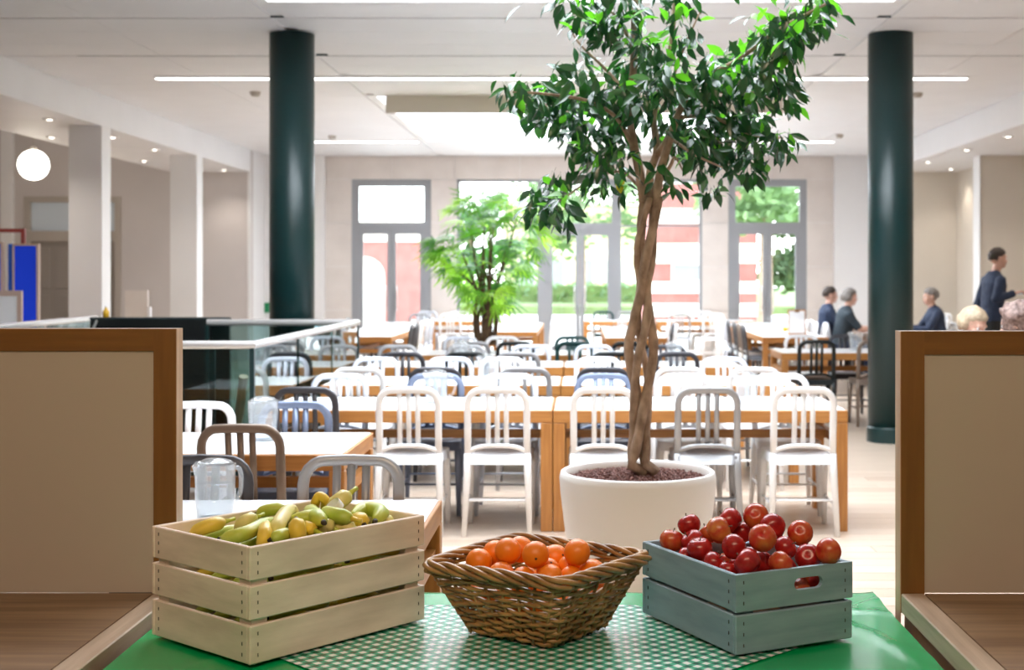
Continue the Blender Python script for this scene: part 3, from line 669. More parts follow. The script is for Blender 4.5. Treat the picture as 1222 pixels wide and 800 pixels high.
# ================================================================== CHAIRS (sitter looks along local +y)
def chair_parts():
    P = {}
    w_ = 0.170
    up = [(-w_, -0.165, 0.46), (-w_, -0.178, 0.60), (-w_, -0.196, 0.755)]
    arc = [(-w_+0.075-0.075*math.cos(a), -0.196-0.012*math.sin(a), 0.755+0.083*math.sin(a)) for a in (0.35, 0.7, 1.05, 1.35)]
    top = [(-w_+0.085, -0.209, 0.838), (0, -0.215, 0.840), (w_-0.085, -0.209, 0.838)]
    path = up+arc+top+[(-p[0], p[1], p[2]) for p in reversed(arc)]+[(-p[0], p[1], p[2]) for p in reversed(up)]
    P['back_frame'] = MB().sweep(path, 0.0205, 8, sq=0.62, up=(0, 1, 0.1), power=0.7).mesh('back_frame', True)
    P['slat'] = MB().sweep([(0, -0.168, 0.515), (0, -0.188, 0.68), (0, -0.210, 0.832)], 0.0155, 6, sq=0.42, up=(0, 1, 0.1), power=0.7).mesh('slat', True)
    P['lower_rail'] = MB().sweep(spline([(-w_, -0.167, 0.485), (-0.09, -0.18, 0.512), (0, -0.184, 0.517), (0.09, -0.18, 0.512), (w_, -0.167, 0.485)], 3), 0.014, 6, sq=0.8, up=(0, 1, 0)).mesh('lower_rail', True)
    # dished seat with rolled front edge and an apron
    b = MB(); nx, ny = 8, 7; vs = []; fs = []
    for j in range(ny+1):
        v = j/ny; yy = -0.185+0.40*v; hw = 0.172+0.033*v if v < 0.85 else 0.200-0.02*(v-0.85)/0.15
        for i in range(nx+1):
            u = -1+2*i/nx
            z = 0.462-0.016*(1-u*u)*math.sin(PI*min(1, v*1.15))**0.7 if 0 < v < 0.87 else 0.460
            vs.append((u*hw, yy, z))
    n1 = len(vs)
    for j in range(ny):
        for i in range(nx):
            a = j*(nx+1)+i; fs.append((a, a+1, a+nx+2, a+nx+1))
    loop = [i for i in range(nx+1)]+[j*(nx+1)+nx for j in range(1, ny+1)]+[ny*(nx+1)+i for i in range(nx-1, -1, -1)]+[j*(nx+1) for j in range(ny-1, 0, -1)]
    for i in loop: p = vs[i]; vs.append((p[0]*0.99, p[1]*0.99, 0.408))
    L = len(loop)
    for k in range(L): l = (k+1) % L; fs.append((loop[l], loop[k], n1+k, n1+l))
    fs.append(tuple(n1+k for k in range(L)))
    P['seat'] = b.add(vs, fs).mesh('seat', True)
    for s, nm in ((-1, 'l'), (1, 'r')):
        P['rear_leg_'+nm] = MB().sweep([(s*w_, -0.165, 0.47), (s*(w_+0.004), -0.172, 0.36), (s*(w_+0.018), -0.225, 0.0)], [0.023, 0.022, 0.014], 8, sq=0.8, up=(0, 1, 0), power=0.75).mesh('rear_leg', True)
        P['front_leg_'+nm] = MB().sweep([(s*0.180, 0.175, 0.42), (s*0.183, 0.18, 0.3), (s*0.188, 0.19, 0.0)], [0.024, 0.022, 0.014], 8, sq=0.9, up=(0, 1, 0), power=0.75).mesh('front_leg', True)
        P['side_stretcher_'+nm] = MB().sweep([(s*0.181, -0.198, 0.175), (s*0.184, 0.184, 0.175)], 0.008, 6).mesh('side_stretcher', True)
    P['cross_stretcher'] = MB().sweep([(-0.183, 0, 0), (0.183, 0, 0)], 0.007, 6).mesh('cross_stretcher', True)
    return P
CP = chair_parts(); CHN = [0]
def chair(x, y, rz, colour, label, group):
    m = M['chair'][colour]
    o = empty('dining_chair', (x, y, 0), rz, label, 'chair', group)
    put('seat', CP['seat'], m, o); put('back_frame', CP['back_frame'], m, o); put('lower_rail', CP['lower_rail'], m, o)
    for k in (-1, 0, 1): put('slat', CP['slat'], m, o, (k*0.052, 0, 0))
    for nm in ('rear_leg_l', 'rear_leg_r', 'front_leg_l', 'front_leg_r'): put('leg', CP[nm], m, o)
    for nm in ('side_stretcher_l', 'side_stretcher_r'): put('stretcher', CP[nm], m, o)
    put('stretcher', CP['cross_stretcher'], m, o, (0, -0.195, 0.205)); put('stretcher', CP['cross_stretcher'], m, o, (0, 0.05, 0.175))
    CHN[0] += 1
    return o
ORD = ['first', 'second', 'third', 'fourth', 'fifth', 'sixth', 'seventh', 'eighth']
def row(items, yback, away, where, group):
    """items = (pixel x of the centre, colour); back plane at yback; away = back turned to the camera"""
    s = FPX/yback
    for k, (px, colr) in enumerate(items):
        x = (px-CX)/s
        lab = f"{colr} chair, {ORD[k]} from left {where}"
        chair(x, yback+(0.215 if away else -0.215), 0.0 if away else PI, colr, lab, group)
W, SV, G, BG, BZ, CH, BK, DG = 'white', 'silver', 'grey', 'blue grey', 'bronze', 'charcoal', 'black', 'dark green'
row([(241, CH), (420, G)], 4.75, False, 'facing the camera at the table behind the banana crate', 'chairs at the two left tables')
row([(286, BZ)], 5.72, True, 'with back to camera at the second left table', 'chairs at the two left tables')
row([(238, W), (353, BG)], 6.76, False, 'facing the camera behind the second left table', 'chairs at the two left tables')
row([(364, CH), (487, W), (593, W), (720, W), (845, G), (960, W)], 7.62, True, 'with backs to camera along the front row tables', 'chairs at the front row of tables')
row([(406, SV), (520, BG), (608, SV), (720, BG), (817, W), (931, W)], 8.68, False, 'facing the camera behind the front row tables', 'chairs at the front row of tables')
row([(427, W), (519, CH), (626, G), (720, CH), (812, W), (901, W)], 9.25, True, 'with backs to camera before the second row tables', 'chairs at the second row of tables')
row([(449, SV), (537, SV), (600, W), (714, W), (864, SV)], 10.43, False, 'facing the camera behind the second row tables', 'chairs at the second row of tables')
row([(480, CH), (556, BK), (618, G), (731, BK), (808, CH)], 11.08, True, 'with backs to camera before the third row tables', 'chairs at the third row of tables')
row([(475, G), (556, G), (633, SV), (709, SV), (795, CH)], 12.28, False, 'facing the camera behind the third row tables', 'chairs at the third row of tables')
row([(562, G), (615, BK), (686, DG), (752, BK)], 12.82, True, 'with backs to camera before the fourth row tables', 'chairs at the fourth row of tables')
row([(550, SV), (600, W), (683, DG)], 13.98, False, 'facing the camera behind the fourth row tables', 'chairs at the fourth row of tables')
row([(975, BK), (1046, BZ)], 13.12, True, 'back turned at the table beside the right column', 'chairs at the table beside the column')
row([(956, W), (1008, CH)], 14.33, False, 'behind the table beside the right column', 'chairs at the table beside the column')
row([(455, CH), (537, W), (710, DG), (722, W), (809, G), (854, W)], 22.2, True, 'with backs to camera at the far crosswise tables', 'chairs at the far crosswise tables') if False else None
row([(501, G), (537, W), (811, G), (852, W)], 22.15, True, 'with backs to camera at the far crosswise tables', 'chairs at the far crosswise tables')
row([(510, SV), (548, W), (720, DG), (748, G), (838, W)], 23.75, False, 'facing the camera under the far windows', 'chairs at the far crosswise tables')
def col(xback, ys, cols, face, where, group):
    """chairs along the side of a lengthwise table; face +1 looks along +x, -1 along -x"""
    for k, (y, c_) in enumerate(zip(ys, cols)):
        chair(xback+face*0.215, y, -PI/2 if face > 0 else PI/2, c_, f"{c_} chair, {ORD[k]} nearest {where}", group)
col(-2.18, (17.3, 17.85, 18.4, 19.1, 19.7), (CH, CH, W, SV, SV), -1, 'along the right side of the left long table', 'chairs along the long left table')
col(-3.50, (17.6, 18.3, 19.3, 20.0), (SV, W, G, CH), 1, 'along the left side of the left long table', 'chairs along the long left table')
col(2.08, (17.15, 17.65, 18.2, 18.9, 19.45, 19.95, 20.65), (CH, BZ, CH, CH, SV, W, W), 1, 'along the left side of the right long table', 'chairs along the long right table')
col(3.22, (17.5, 18.2, 19.0, 19.8), (W, W, W, W), -1, 'along the right side of the right long table', 'chairs along the long right table')
col(0.14, (17.2, 17.9, 18.9), (W, CH, W), 1, 'along the left side of the table pair behind the trunk', 'chairs along the table pair behind the trunk')
col(1.26, (17.4, 18.0, 18.9), (W, CH, W), -1, 'along the right side of the table pair behind the trunk', 'chairs along the table pair behind the trunk')
col(-0.40, (18.9, 19.6), (W, SV), -1, 'right of the lengthwise table beside the palm', 'chairs beside the palm')
# white chairs at the far right, behind the people
for k, (px, yy, c_) in enumerate(((1113, 19.1, W), (1146, 19.3, W), (1112, 20.4, SV), (1141, 20.6, W), (1133, 16.0, W), (1116, 22.2, W), (1156, 22.0, SV))):
    chair((px-CX)*yy/FPX, yy, PI/2+(0.1*k-0.2), c_, f"{c_} chair, {ORD[k]} of the loose chairs left of the walking man", 'chairs by the walking man')
#PART4
# ================================================================== SERVERY COUNTER, CLOTHS, SIDE UNITS
CT = 0.62                        # height of the cloth on the counter
XL, XRR, YBK = -1.075, 0.815, 3.71
o = empty('serving_counter', (-0.13, 2.9, 0), label='low oak serving counter under the green cloth between both screens', cat='counter')
MB().b2(XL+0.01+0.13, XRR-0.01+0.13, 2.1-2.9, YBK-0.02-2.9, CT-0.045, CT-0.008).build('worktop', M['servoak'], o)
for (x0, x1) in ((XL+0.03, XL+0.09), (XRR-0.09, XRR-0.03)):
    MB().b2(x0+0.13, x1+0.13, 2.15-2.9, YBK-0.08-2.9, 0.0, CT-0.046).build('side_panel', M['servoakz'], o)
MB().b2(XL+0.1+0.13, XRR-0.1+0.13, YBK-0.1-2.9, YBK-0.07-2.9, 0.1, CT-0.046).build('back_panel', M['servoakz'], o)
# green plastic cloth with soft creases
def cloth_z(x, y):
    z = 0.0
    for (a, b, c, h, w_) in ((0.8, 0.6, 0.45, 0.0035, 0.018), (0.5, -0.86, 2.55, 0.003, 0.02), (0.95, 0.3, 1.65, 0.003, 0.016), (-0.7, 0.71, 2.0, 0.003, 0.02), (0.97, -0.2, 0.05, 0.0035, 0.02),
                             (0.3, 0.95, 3.55, 0.003, 0.02), (-0.85, 0.5, 2.25, 0.003, 0.018), (0.9, 0.42, 2.02, 0.003, 0.02)):
        d = (a*x+b*abs(y)-c if False else a*x+b*y-c); z += h*math.exp(-(d/w_)**2)
    return z+0.0016*noise.noise(Vector((x*5, y*5, 0.3)))
def sheet(x0, x1, y0, y1, nx, ny, fz, drop=0.0):
    vs = []; fs = []
    for j in range(ny+1):
        for i in range(nx+1):
            x = x0+(x1-x0)*i/nx; yy = y0+(y1-y0)*j/ny; vs.append((x, yy, fz(x, yy)))
    for j in range(ny):
        for i in range(nx):
            a = j*(nx+1)+i; fs.append((a, a+1, a+nx+2, a+nx+1))
    return vs, fs
vs, fs = sheet(XL+0.002, XRR-0.002, 2.1, YBK, 110, 90, lambda x, y_: CT-0.006+cloth_z(x, y_))
mb = MB().add(vs, fs)
nx = 110; n0 = 90*(nx+1)                                    # fall over the back edge
for i in range(nx+1): mb.v.append((vs[n0+i][0], YBK+0.008, CT-0.02))
for i in range(nx+1): mb.v.append((vs[n0+i][0], YBK+0.010+0.006*math.sin(i*0.7), CT-0.16))
for r_ in range(2):
    for i in range(nx):
        a = n0+i+(nx+1 if r_ else 0)
        if r_ == 0: b_ = len(vs)+i; mb.f.append((n0+i, n0+i+1, b_+1, b_))
        else: b_ = len(vs)+i; mb.f.append((b_, b_+1, b_+nx+2, b_+nx+1))
o = mb.build('tablecloth', M['cloth'], None, True)
tag(o, 'shiny bright green plastic tablecloth covering the serving counter', 'tablecloth')
# gingham cloth turned 45 degrees, back corner folded under
poly = [(-0.134, 2.504), (0.532, 3.17), (0.142, 3.56), (-0.41, 3.56), (-0.8, 3.17)]
def inside(x, y_):
    c = True
    for i in range(5):
        a, b = poly[i], poly[(i+1) % 5]
        if (b[0]-a[0])*(y_-a[1])-(b[1]-a[1])*(x-a[0]) < -1e-9: c = False
    return c
def clip(pts, a, b):
    out = []; f_ = lambda p: (b[0]-a[0])*(p[1]-a[1])-(b[1]-a[1])*(p[0]-a[0])
    for i in range(len(pts)):
        p, q = pts[i], pts[(i+1) % len(pts)]; fp, fq = f_(p), f_(q)
        if fp >= 0: out.append(p)
        if (fp >= 0) != (fq >= 0):
            t = fp/(fp-fq); out.append((p[0]+(q[0]-p[0])*t, p[1]+(q[1]-p[1])*t))
    return out
R45 = math.radians(45); cx0, cy0 = -0.134, 3.1
g_ = MB(); st = 0.03
for i in range(-40, 40):
    for j in range(-40, 40):
        q = [(i*st, j*st), ((i+1)*st, j*st), ((i+1)*st, (j+1)*st), (i*st, (j+1)*st)]
        q = [(cx0+a*math.cos(R45)-b*math.sin(R45), cy0+a*math.sin(R45)+b*math.cos(R45)) for a, b in q]
        for k in range(5):
            if len(q) < 3: break
            q = clip(q, poly[k], poly[(k+1) % 5])
        if len(q) >= 3:
            L = []
            for (x, y_) in q:
                z = CT-0.0025+cloth_z(x, y_); dx, dy = x-cx0, y_-cy0
                L.append((dx*math.cos(-R45)-dy*math.sin(-R45), dx*math.sin(-R45)+dy*math.cos(-R45), z))
            g_.add(L, [tuple(range(len(L)))])
me = g_.mesh('gingham_cloth'); bm = bmesh.new(); bm.from_mesh(me); bmesh.ops.remove_doubles(bm, verts=bm.verts[:], dist=1e-4); bm.to_mesh(me); bm.free()
me.polygons.foreach_set('use_smooth', [True]*len(me.polygons))
o = put('gingham_cloth', me, M['gingham']); o.location = (cx0, cy0, 0); o.rotation_euler = (0, 0, R45)
tag(o, 'green and white checked gingham cloth lying cornerwise on the green cloth', 'tablecloth')

def side_unit(x0, x1, yf, zs, inner, label, ztop):
    """a shelf unit beside the counter with an oak framed screen at its back; inner = +1 if its inner side is x1"""
    cx = (x0+x1)/2; o = empty('servery_unit', (cx, 2.9, 0), label=label, cat='serving unit')
    th = 0.056; xi = x1 if inner > 0 else x0
    def bx(n, a, b, c, d, e, f_, m, p=o, bev=0.0): return MB().b2(a-cx, b-cx, c-2.9, d-2.9, e, f_, bev).build(n, m, p)
    bx('shelf', x0 if inner > 0 else x0+0.062, x1-0.062 if inner > 0 else x1, 1.9, yf, zs-0.04, zs, M['shelfoak'])
    a, b = (x1-0.06, x1) if inner > 0 else (x0, x0+0.06)
    bx('edge_strip', a, b, 1.9, yf, zs-0.05, zs+0.001, M['stripoak'], o, 0.003)
    bx('base_panel', x0+0.02, x1-0.02, 1.95, yf+th-0.01, 0.0, zs-0.051, M['servoakz'])
    sw = 0.061
    bx('stile', xi-sw if inner > 0 else xi, xi if inner > 0 else xi+sw, yf+0.001, yf+th, zs-0.08 if inner > 0 else zs-0.05, ztop, M['servoakz'])
    e = bx('stile_end', xi if inner > 0 else xi-0.002, xi+0.002 if inner > 0 else xi, yf+0.001, yf+th, zs-0.08, ztop, M['servend'])
    bx('stile', x0 if inner > 0 else x1-sw, x0+sw if inner > 0 else x1, yf+0.001, yf+th, zs, ztop, M['servoakz'])
    bx('top_rail', x0+sw, x1-sw, yf+0.001, yf+th, ztop-sw, ztop, M['servoak'])
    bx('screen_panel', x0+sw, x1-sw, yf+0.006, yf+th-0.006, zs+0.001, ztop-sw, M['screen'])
    return o
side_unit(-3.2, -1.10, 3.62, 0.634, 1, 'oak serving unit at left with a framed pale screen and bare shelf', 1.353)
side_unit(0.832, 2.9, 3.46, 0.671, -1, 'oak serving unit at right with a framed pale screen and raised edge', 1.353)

# ================================================================== CRATES
def crate(name, A, B, C_, h, rows, gap, t, m, label, hole=False):
    """A near corner, B left corner, C_ right corner on the cloth; rows = slat heights from the bottom up"""
    A, B, C_ = Vector(A), Vector(B), Vector(C_); u = (C_-A); v = (B-A); Lu, Lv = u.length, v.length
    ang = math.atan2(u.y, u.x); o = empty(name, (A.x, A.y, CT), ang, label, 'crate')
    # local frame: x along the right hand face, y along the left hand face
    z = 0.004
    for r_, hh in enumerate(rows):
        z0, z1 = z, z+hh
        for y0 in (0, Lv-t):
            MB().b2(0, Lu, y0, y0+t, z0, z1, 0.0025).build('slat', m, o)
        for x0 in (0.001, Lu-t-0.001):
            if hole and r_ == len(rows)-1:
                pass
            MB().b2(x0, x0+t, t+0.0005, Lv-t-0.0005, z0, z1, 0.0025).build('slat', m, o)
        z = z1+gap
    top = z-gap
    for (px_, py_) in ((t+0.001, t+0.001), (Lu-t-0.046, t+0.001), (t+0.001, Lv-t-0.046), (Lu-t-0.046, Lv-t-0.046)):
        MB().b2(px_, px_+0.045, py_, py_+0.045, 0.016, top-0.02, 0.002).build('corner_post', m, o)
    nb = 4
    for k in range(nb):
        wd = (Lv-2*t-0.004)/nb
        MB().b2(t+0.002, Lu-t-0.002, t+0.002+k*wd+0.002, t+0.002+(k+1)*wd-0.002, 0.006, 0.014).build('floor_board', M['cratein'], o)
    ns = MB(); z = 0.004; rr = random.Random(4)
    for hh in rows:
        for q in range(3):
            zz = z+hh*(0.22+0.28*q)
            for xx in (0.022, Lu-0.022): ns.b2(xx-0.0012, xx+0.0012, -0.0006, 0.002, zz-0.004, zz+0.004)
            for yy in (0.03, Lv-0.03): ns.b2(-0.0001, 0.0025, yy-0.0012, yy+0.0012, zz-0.004, zz+0.004)
        z += hh+gap
    s = ns.build('staples', M['nail'], o); s['kind'] = 'stuff'
    return o, ang, Lu, Lv, top
cA = ((-0.741, 2.983), (-1.046, 3.239), (-0.396, 3.388))
crateW, angW, LuW, LvW, topW = crate('banana_crate', *[(*p, 0) for p in cA], 0.265, (0.087, 0.0765, 0.0765), 0.0125, 0.011, M['cratew'], 'cream painted slatted wooden crate full of bananas on the green cloth')
cB = ((0.356, 3.061), (0.162, 3.455), (0.655, 3.211))
crateB, angB, LuB, LvB, topB = crate('apple_crate', *[(*p, 0) for p in cB], 0.186, (0.091, 0.086), 0.0075, 0.012, M['crateb'], 'blue grey painted wooden crate full of red apples on the cloth')
# the hand hole in the top slat of the apple crate: rebuild that slat round a slot
def slot_slat(L, h, t, cx, cz, w_, hh):
    bm = bmesh.new(); n = 8
    ring = [(cx+w_/2-hh/2+hh/2*math.cos(a), cz+hh/2*math.sin(a)) for a in [(-PI/2+PI*k/n) for k in range(n+1)]]+[(cx-w_/2+hh/2+hh/2*math.cos(a), cz+hh/2*math.sin(a)) for a in [(PI/2+PI*k/n) for k in range(n+1)]]
    outer = []
    m_ = len(ring)
    for (x, z) in ring:                       # ray from the slot centre to the slat outline
        dx, dz = x-cx, z-cz
        tx = ((L-cx)/dx if dx > 1e-9 else (-cx/dx if dx < -1e-9 else 1e9)); tz = ((h-cz)/dz if dz > 1e-9 else (-cz/dz if dz < -1e-9 else 1e9))
        s_ = min(tx, tz); outer.append((cx+dx*s_, cz+dz*s_))
    mb = MB(); vs = []
    for yy in (0, t):
        vs += [(x, yy, z) for x, z in ring]+[(x, yy, z) for x, z in outer]
    fs = []
    for k in range(m_):
        l = (k+1) % m_
        fs += [(k, m_+k, m_+l, l), (2*m_+k, 2*m_+l, 3*m_+l, 3*m_+k), (k, l, 2*m_+l, 2*m_+k), (m_+k, 3*m_+k, 3*m_+l, m_+l)]
    mb.add(vs, fs)
    for (xa, xb_, za, zb) in ((0, 0.0, 0, h),): pass
    # corners cut off by the ray fan
    for (cxx, czz) in ((0, 0), (L, 0), (0, h), (L, h)):
        best = sorted(range(m_), key=lambda k: (outer[k][0]-cxx)**2+(outer[k][1]-czz)**2)
        on_x = [k for k in best if abs(outer[k][0]-cxx) < 1e-6][:1]; on_z = [k for k in best if abs(outer[k][1]-czz) < 1e-6][:1]
        if on_x and on_z:
            a, b = outer[on_x[0]], outer[on_z[0]]
            mb.add([(a[0], 0, a[1]), (cxx, 0, czz), (b[0], 0, b[1]), (a[0], t, a[1]), (cxx, t, czz), (b[0], t, b[1])], [(0, 1, 2), (3, 5, 4), (0, 3, 4, 1), (1, 4, 5, 2)])
    return mb
old = [c for c in crateB.children if c.name.startswith('slat')]
tgt = max(old, key=lambda c: (max(v.co.z for v in c.data.vertices), -max(v.co.y for v in c.data.vertices), max(v.co.x for v in c.data.vertices)-min(v.co.x for v in c.data.vertices)))
bpy.data.objects.remove(tgt)
sl_ = slot_slat(LuB, 0.086, 0.012, 0.205, 0.048, 0.082, 0.028); 
o = sl_.build('slat', M['crateb'], crateB); o.location = (0, 0, 0.004+0.091+0.0075)

# ================================================================== WICKER BASKET
BC = Vector((-0.107, 3.300, CT)); BA = math.radians(55)
o = empty('wicker_basket', BC, BA, 'square brown wicker basket of oranges on the gingham cloth', 'basket'); basket = o
H_ = 0.161
def sag(x, y_): return -0.010*max(0.0, (-x/0.186+y_/0.205)/2)**2
def half(t): return 0.122+(0.186-0.122)*t**1.05, 0.130+(0.205-0.130)*t**1.05
def perim(t, n_side=14, wav=0.0, ph=0, off=0.0):
    hu, hv = half(t); hu += off; hv += off; r = 0.02; P = []
    side = [((hu-r, -hv), (-hu+r, -hv), (0, -1)), ((-hu, -hv+r), (-hu, hv-r), (-1, 0)), ((-hu+r, hv), (hu-r, hv), (0, 1)), ((hu, hv-r), (hu, -hv+r), (1, 0))]
    for (a, b, nn) in side:
        for k in range(n_side+1):
            s = k/n_side; w_ = wav*math.cos(PI*(k+ph)); P.append((a[0]+(b[0]-a[0])*s+nn[0]*w_, a[1]+(b[1]-a[1])*s+nn[1]*w_))
    return P
rr = random.Random(9); NR = 17
for k in range(NR):
    t = (k+0.4)/(NR+0.6); ns_ = 7; P = perim(t, ns_, 0.0052, k)
    zz = 0.008+H_*t
    pts = spline([(p[0], p[1], zz+t*sag(p[0], p[1])+0.003*math.sin(i*1.3+k*2.1)+rr.uniform(-0.0015, 0.0015)) for i, p in enumerate(P)], 3, True)
    rad = [0.0053+0.0012*noise.noise(Vector((i*0.25, k*3.1, 0))) for i in range(len(pts))]
    if k in (NR-3, NR-4):
        # gap for the hand hole in the middle of the face turned to the camera's right (local -y side)
        q = pts[13:]+pts[:9]; MB().sweep(q, (rad[13:]+rad[:9]), 6).build('weaver', M['wicker'], o, True)
    else:
        MB().sweep(pts, rad, 6, closed=True).build('weaver', M['wicker'], o, True)
b0 = perim(0.0, 7); b1 = perim(1.0, 7)
for p, q in zip(b0, b1): MB().sweep([(p[0], p[1], 0.004), (q[0], q[1], H_+0.006+sag(q[0], q[1]))], 0.0042, 6).build('stake', M['wicker'], o, True)
Pn = [Vector((p[0], p[1], 0)) for p in perim(1.0, 26, 0, 0, 0.003)]; L = len(Pn); NS = 27
for q in range(NS):
    s0 = q/NS*L; pts = []; rad = []; m_ = 12
    for i in range(m_+1):
        f_ = s0+i/m_*L*0.15; i0 = int(f_) % L; i1 = (i0+1) % L; c = Pn[i0]+(Pn[i1]-Pn[i0])*(f_-int(f_)); u_ = i/m_
        a = math.radians(-70+285*u_); nrm_ = c.normalized()
        pts.append(c+nrm_*(0.0115*math.cos(a))+Vector((0, 0, H_+0.012+sag(c.x, c.y)+0.0125*math.sin(a)))); rad.append(0.0070*(0.45+0.55*math.sin(PI*min(1, max(0, 0.08+0.9*u_)))**0.6))
    MB().sweep(pts, rad, 7).build('rim_strand', M['wicker'], o, True)
for k in range(7):
    yy = -0.12+k*0.04
    MB().sweep([(-0.118, yy, 0.006), (0.118, yy, 0.006)], 0.006, 6).build('base_rod', M['wicker'], o, True)
for k in range(18):
    xx = -0.112+k*0.0132
    MB().sweep([(xx, -0.126, 0.010), (xx, 0.126, 0.010)], 0.0055, 5).build('base_weaver', M['wicker'], o, True)

# ================================================================== FRUIT
def relax(items, planes, it=200, keep=0.06, zmin=None):
    """items: [Vector centre, radius]; settle overlapping balls apart, inside the planes (point, inward normal)"""
    tgt_ = [p.copy() for p, r in items]
    for k in range(it):
        for i in range(len(items)):
            for j in range(i+1, len(items)):
                d = items[j][0]-items[i][0]; L = d.length; m_ = items[i][1]+items[j][1]
                if L < m_:
                    d = d/max(L, 1e-6)*(m_-L)*0.5; items[i][0] -= d; items[j][0] += d
        for i, (p, r) in enumerate(items):
            for (q, n_, zt) in planes:
                if p.z < zt+r*0.6:
                    dd = (p-q).dot(n_)-r
                    if dd < 0: p -= n_*dd
            if k < it-40: p += (tgt_[i]-p)*keep
    return items
def crate_planes(cr, zt, t):
    A, B, C_ = [Vector((*p, CT)) for p in cr]; u = (C_-A).normalized(); v = (B-A).normalized()
    return [(A+v*t, v, zt), (A+u*t, u, zt), (B-v*t, -v, zt), (C_-u*t, -u, zt)]

AP = [(801.4,644,.825,15,1,'leftmost apple, streaked, stem end up, at the left crate wall'),(828,633,.845,14,0,'red apple at the back left, behind the streaked leftmost apple'),(821,652,.815,14.5,0,'dark red apple tucked between the leftmost and its right neighbour'),
 (835,655.6,.822,15.5,0,'glossy red apple at front left of the pile, third from left'),(858,633.5,.862,16.5,2,'golden yellow and red apple in the left upper part of the pile'),(870,622,.87,16,0,'red apple at the top left of the pile, behind the golden apple'),
 (902,616,.885,15.5,1,'topmost apple, greenish with its calyx showing'),(899,624,.852,14,0,'red apple half hidden right under the topmost apple'),(887,635,.835,14,0,'shaded red apple behind the middle of the pile'),
 (922,629,.868,16,0,'red apple at the upper right beside the topmost apple'),(910,642,.873,17,1,'large yellow and red apple facing out at the pile centre'),(875.5,653,.842,15.5,0,'plain deep red apple left of the pile centre'),
 (955,636,.858,15.5,1,'streaked apple at the right of the pile with green calyx'),(937,654,.838,14,0,'red apple between the pile centre and the right side'),(967,664,.815,16,0,'dark red apple with open calyx at the right front'),
 (985.5,659,.832,16,1,'rightmost apple, yellow and red, in the right crate corner'),(935,674.5,.812,15.5,1,'orange red apple low at the front near the hand hole'),(892,672,.822,17,0,'big bright red apple lowest at the front of the pile'),
 (854,673,.802,13.5,0,'shaded red apple low between the front left apples'),(866.5,681,.792,12,0,'small red apple peeping over the front left crate edge'),(909,671,.802,14,0,'shaded red apple right behind the big front apple'),
 (839,634,.842,13.5,1,'yellowish apple peeping out behind the golden apple'),(809,662,.80,12.5,0,'red apple low against the left crate wall')]
rr = random.Random(12)
items = []
for (px, py, z, r_, c_, lab) in AP:
    p = atz(px, py, z); items.append([p, r_*p.y/FPX*0.97])
na = len(items)
ux = Vector((LuB, 0, 0)); c0 = Vector((*cB[0], 0)); eu = Vector((math.cos(angB), math.sin(angB), 0)); ev = Vector((-math.sin(angB), math.cos(angB), 0))
for i in range(4):
    for j in range(5):
        items.append([c0+eu*(0.052+i*0.078)+ev*(0.055+j*0.08)+Vector((0, 0, 0.745+rr.uniform(-0.006, 0.006))), 0.034])
relax(items, crate_planes(cB, topB+CT, 0.0125), 260)
def apple_mesh(seed):
    r_ = random.Random(seed); prof = []
    for k in range(17):
        th = PI*k/16; zz = -math.cos(th); rd = math.sin(th)**0.92*(1.0+0.05*zz)
        dip = 0.30*math.exp(-(rd/0.33)**2)*(1 if zz > 0 else 0.62)
        prof.append((rd*1.03, zz*0.92-(dip if zz > 0 else -dip)))
    mb = MB().lathe(prof, 18)
    ph = r_.uniform(0, 6)
    mb.v = [(x*(1+0.025*math.cos(5*math.atan2(y_, x)+ph)*(0.5-z)), y_*(1+0.025*math.cos(5*math.atan2(y_, x)+ph)*(0.5-z)), z*(1+0.04*math.sin(math.atan2(y_, x)+ph))) for x, y_, z in mb.v]
    return mb.mesh('apple', True)
am = [apple_mesh(k) for k in range(4)]
stemm = MB().sweep([(0, 0, 0.58), (0.03, 0, 0.85), (0.10, 0.02, 1.05)], [0.05, 0.04, 0.06], 6).mesh('stem', True)
calm = MB().lathe([(0.13, -0.66), (0.17, -0.70), (0.06, -0.64), (0.0, -0.63)], 8).mesh('calyx', True)
camv = Vector((0, 0, EYE))
for i, (p, r_) in enumerate(items):
    o = put('apple', am[i % 4], M['apple'][AP[i][4]] if i < na else M['apple'][i % 2], None, p)
    o.scale = (r_, r_, r_)
    if i < na:
        toc = (camv-p).normalized()
        if i in (6, 10, 12, 14): ax = -(toc+Vector((rr.uniform(-.3, .3), 0, rr.uniform(-.1, .5)))).normalized()
        elif i in (0, 19): ax = Vector((0.15, 0.05, 1)).normalized()
        else: ax = Vector((rr.uniform(-1, 1), rr.uniform(-0.2, 1), rr.uniform(0.0, 1))).normalized()
        o.rotation_euler = Vector((0, 0, 1)).rotation_difference(ax).to_euler()
        tag(o, AP[i][5], 'apple', 'apples heaped in the blue grey crate')
    else:
        o.rotation_euler = (rr.uniform(0, 6), rr.uniform(0, 6), 0)
        tag(o, 'red apple buried under the heap inside the blue grey crate', 'apple', 'apples buried in the blue grey crate')
    put('stem', stemm, M['stem'], o); put('calyx', calm, M['stem'], o)

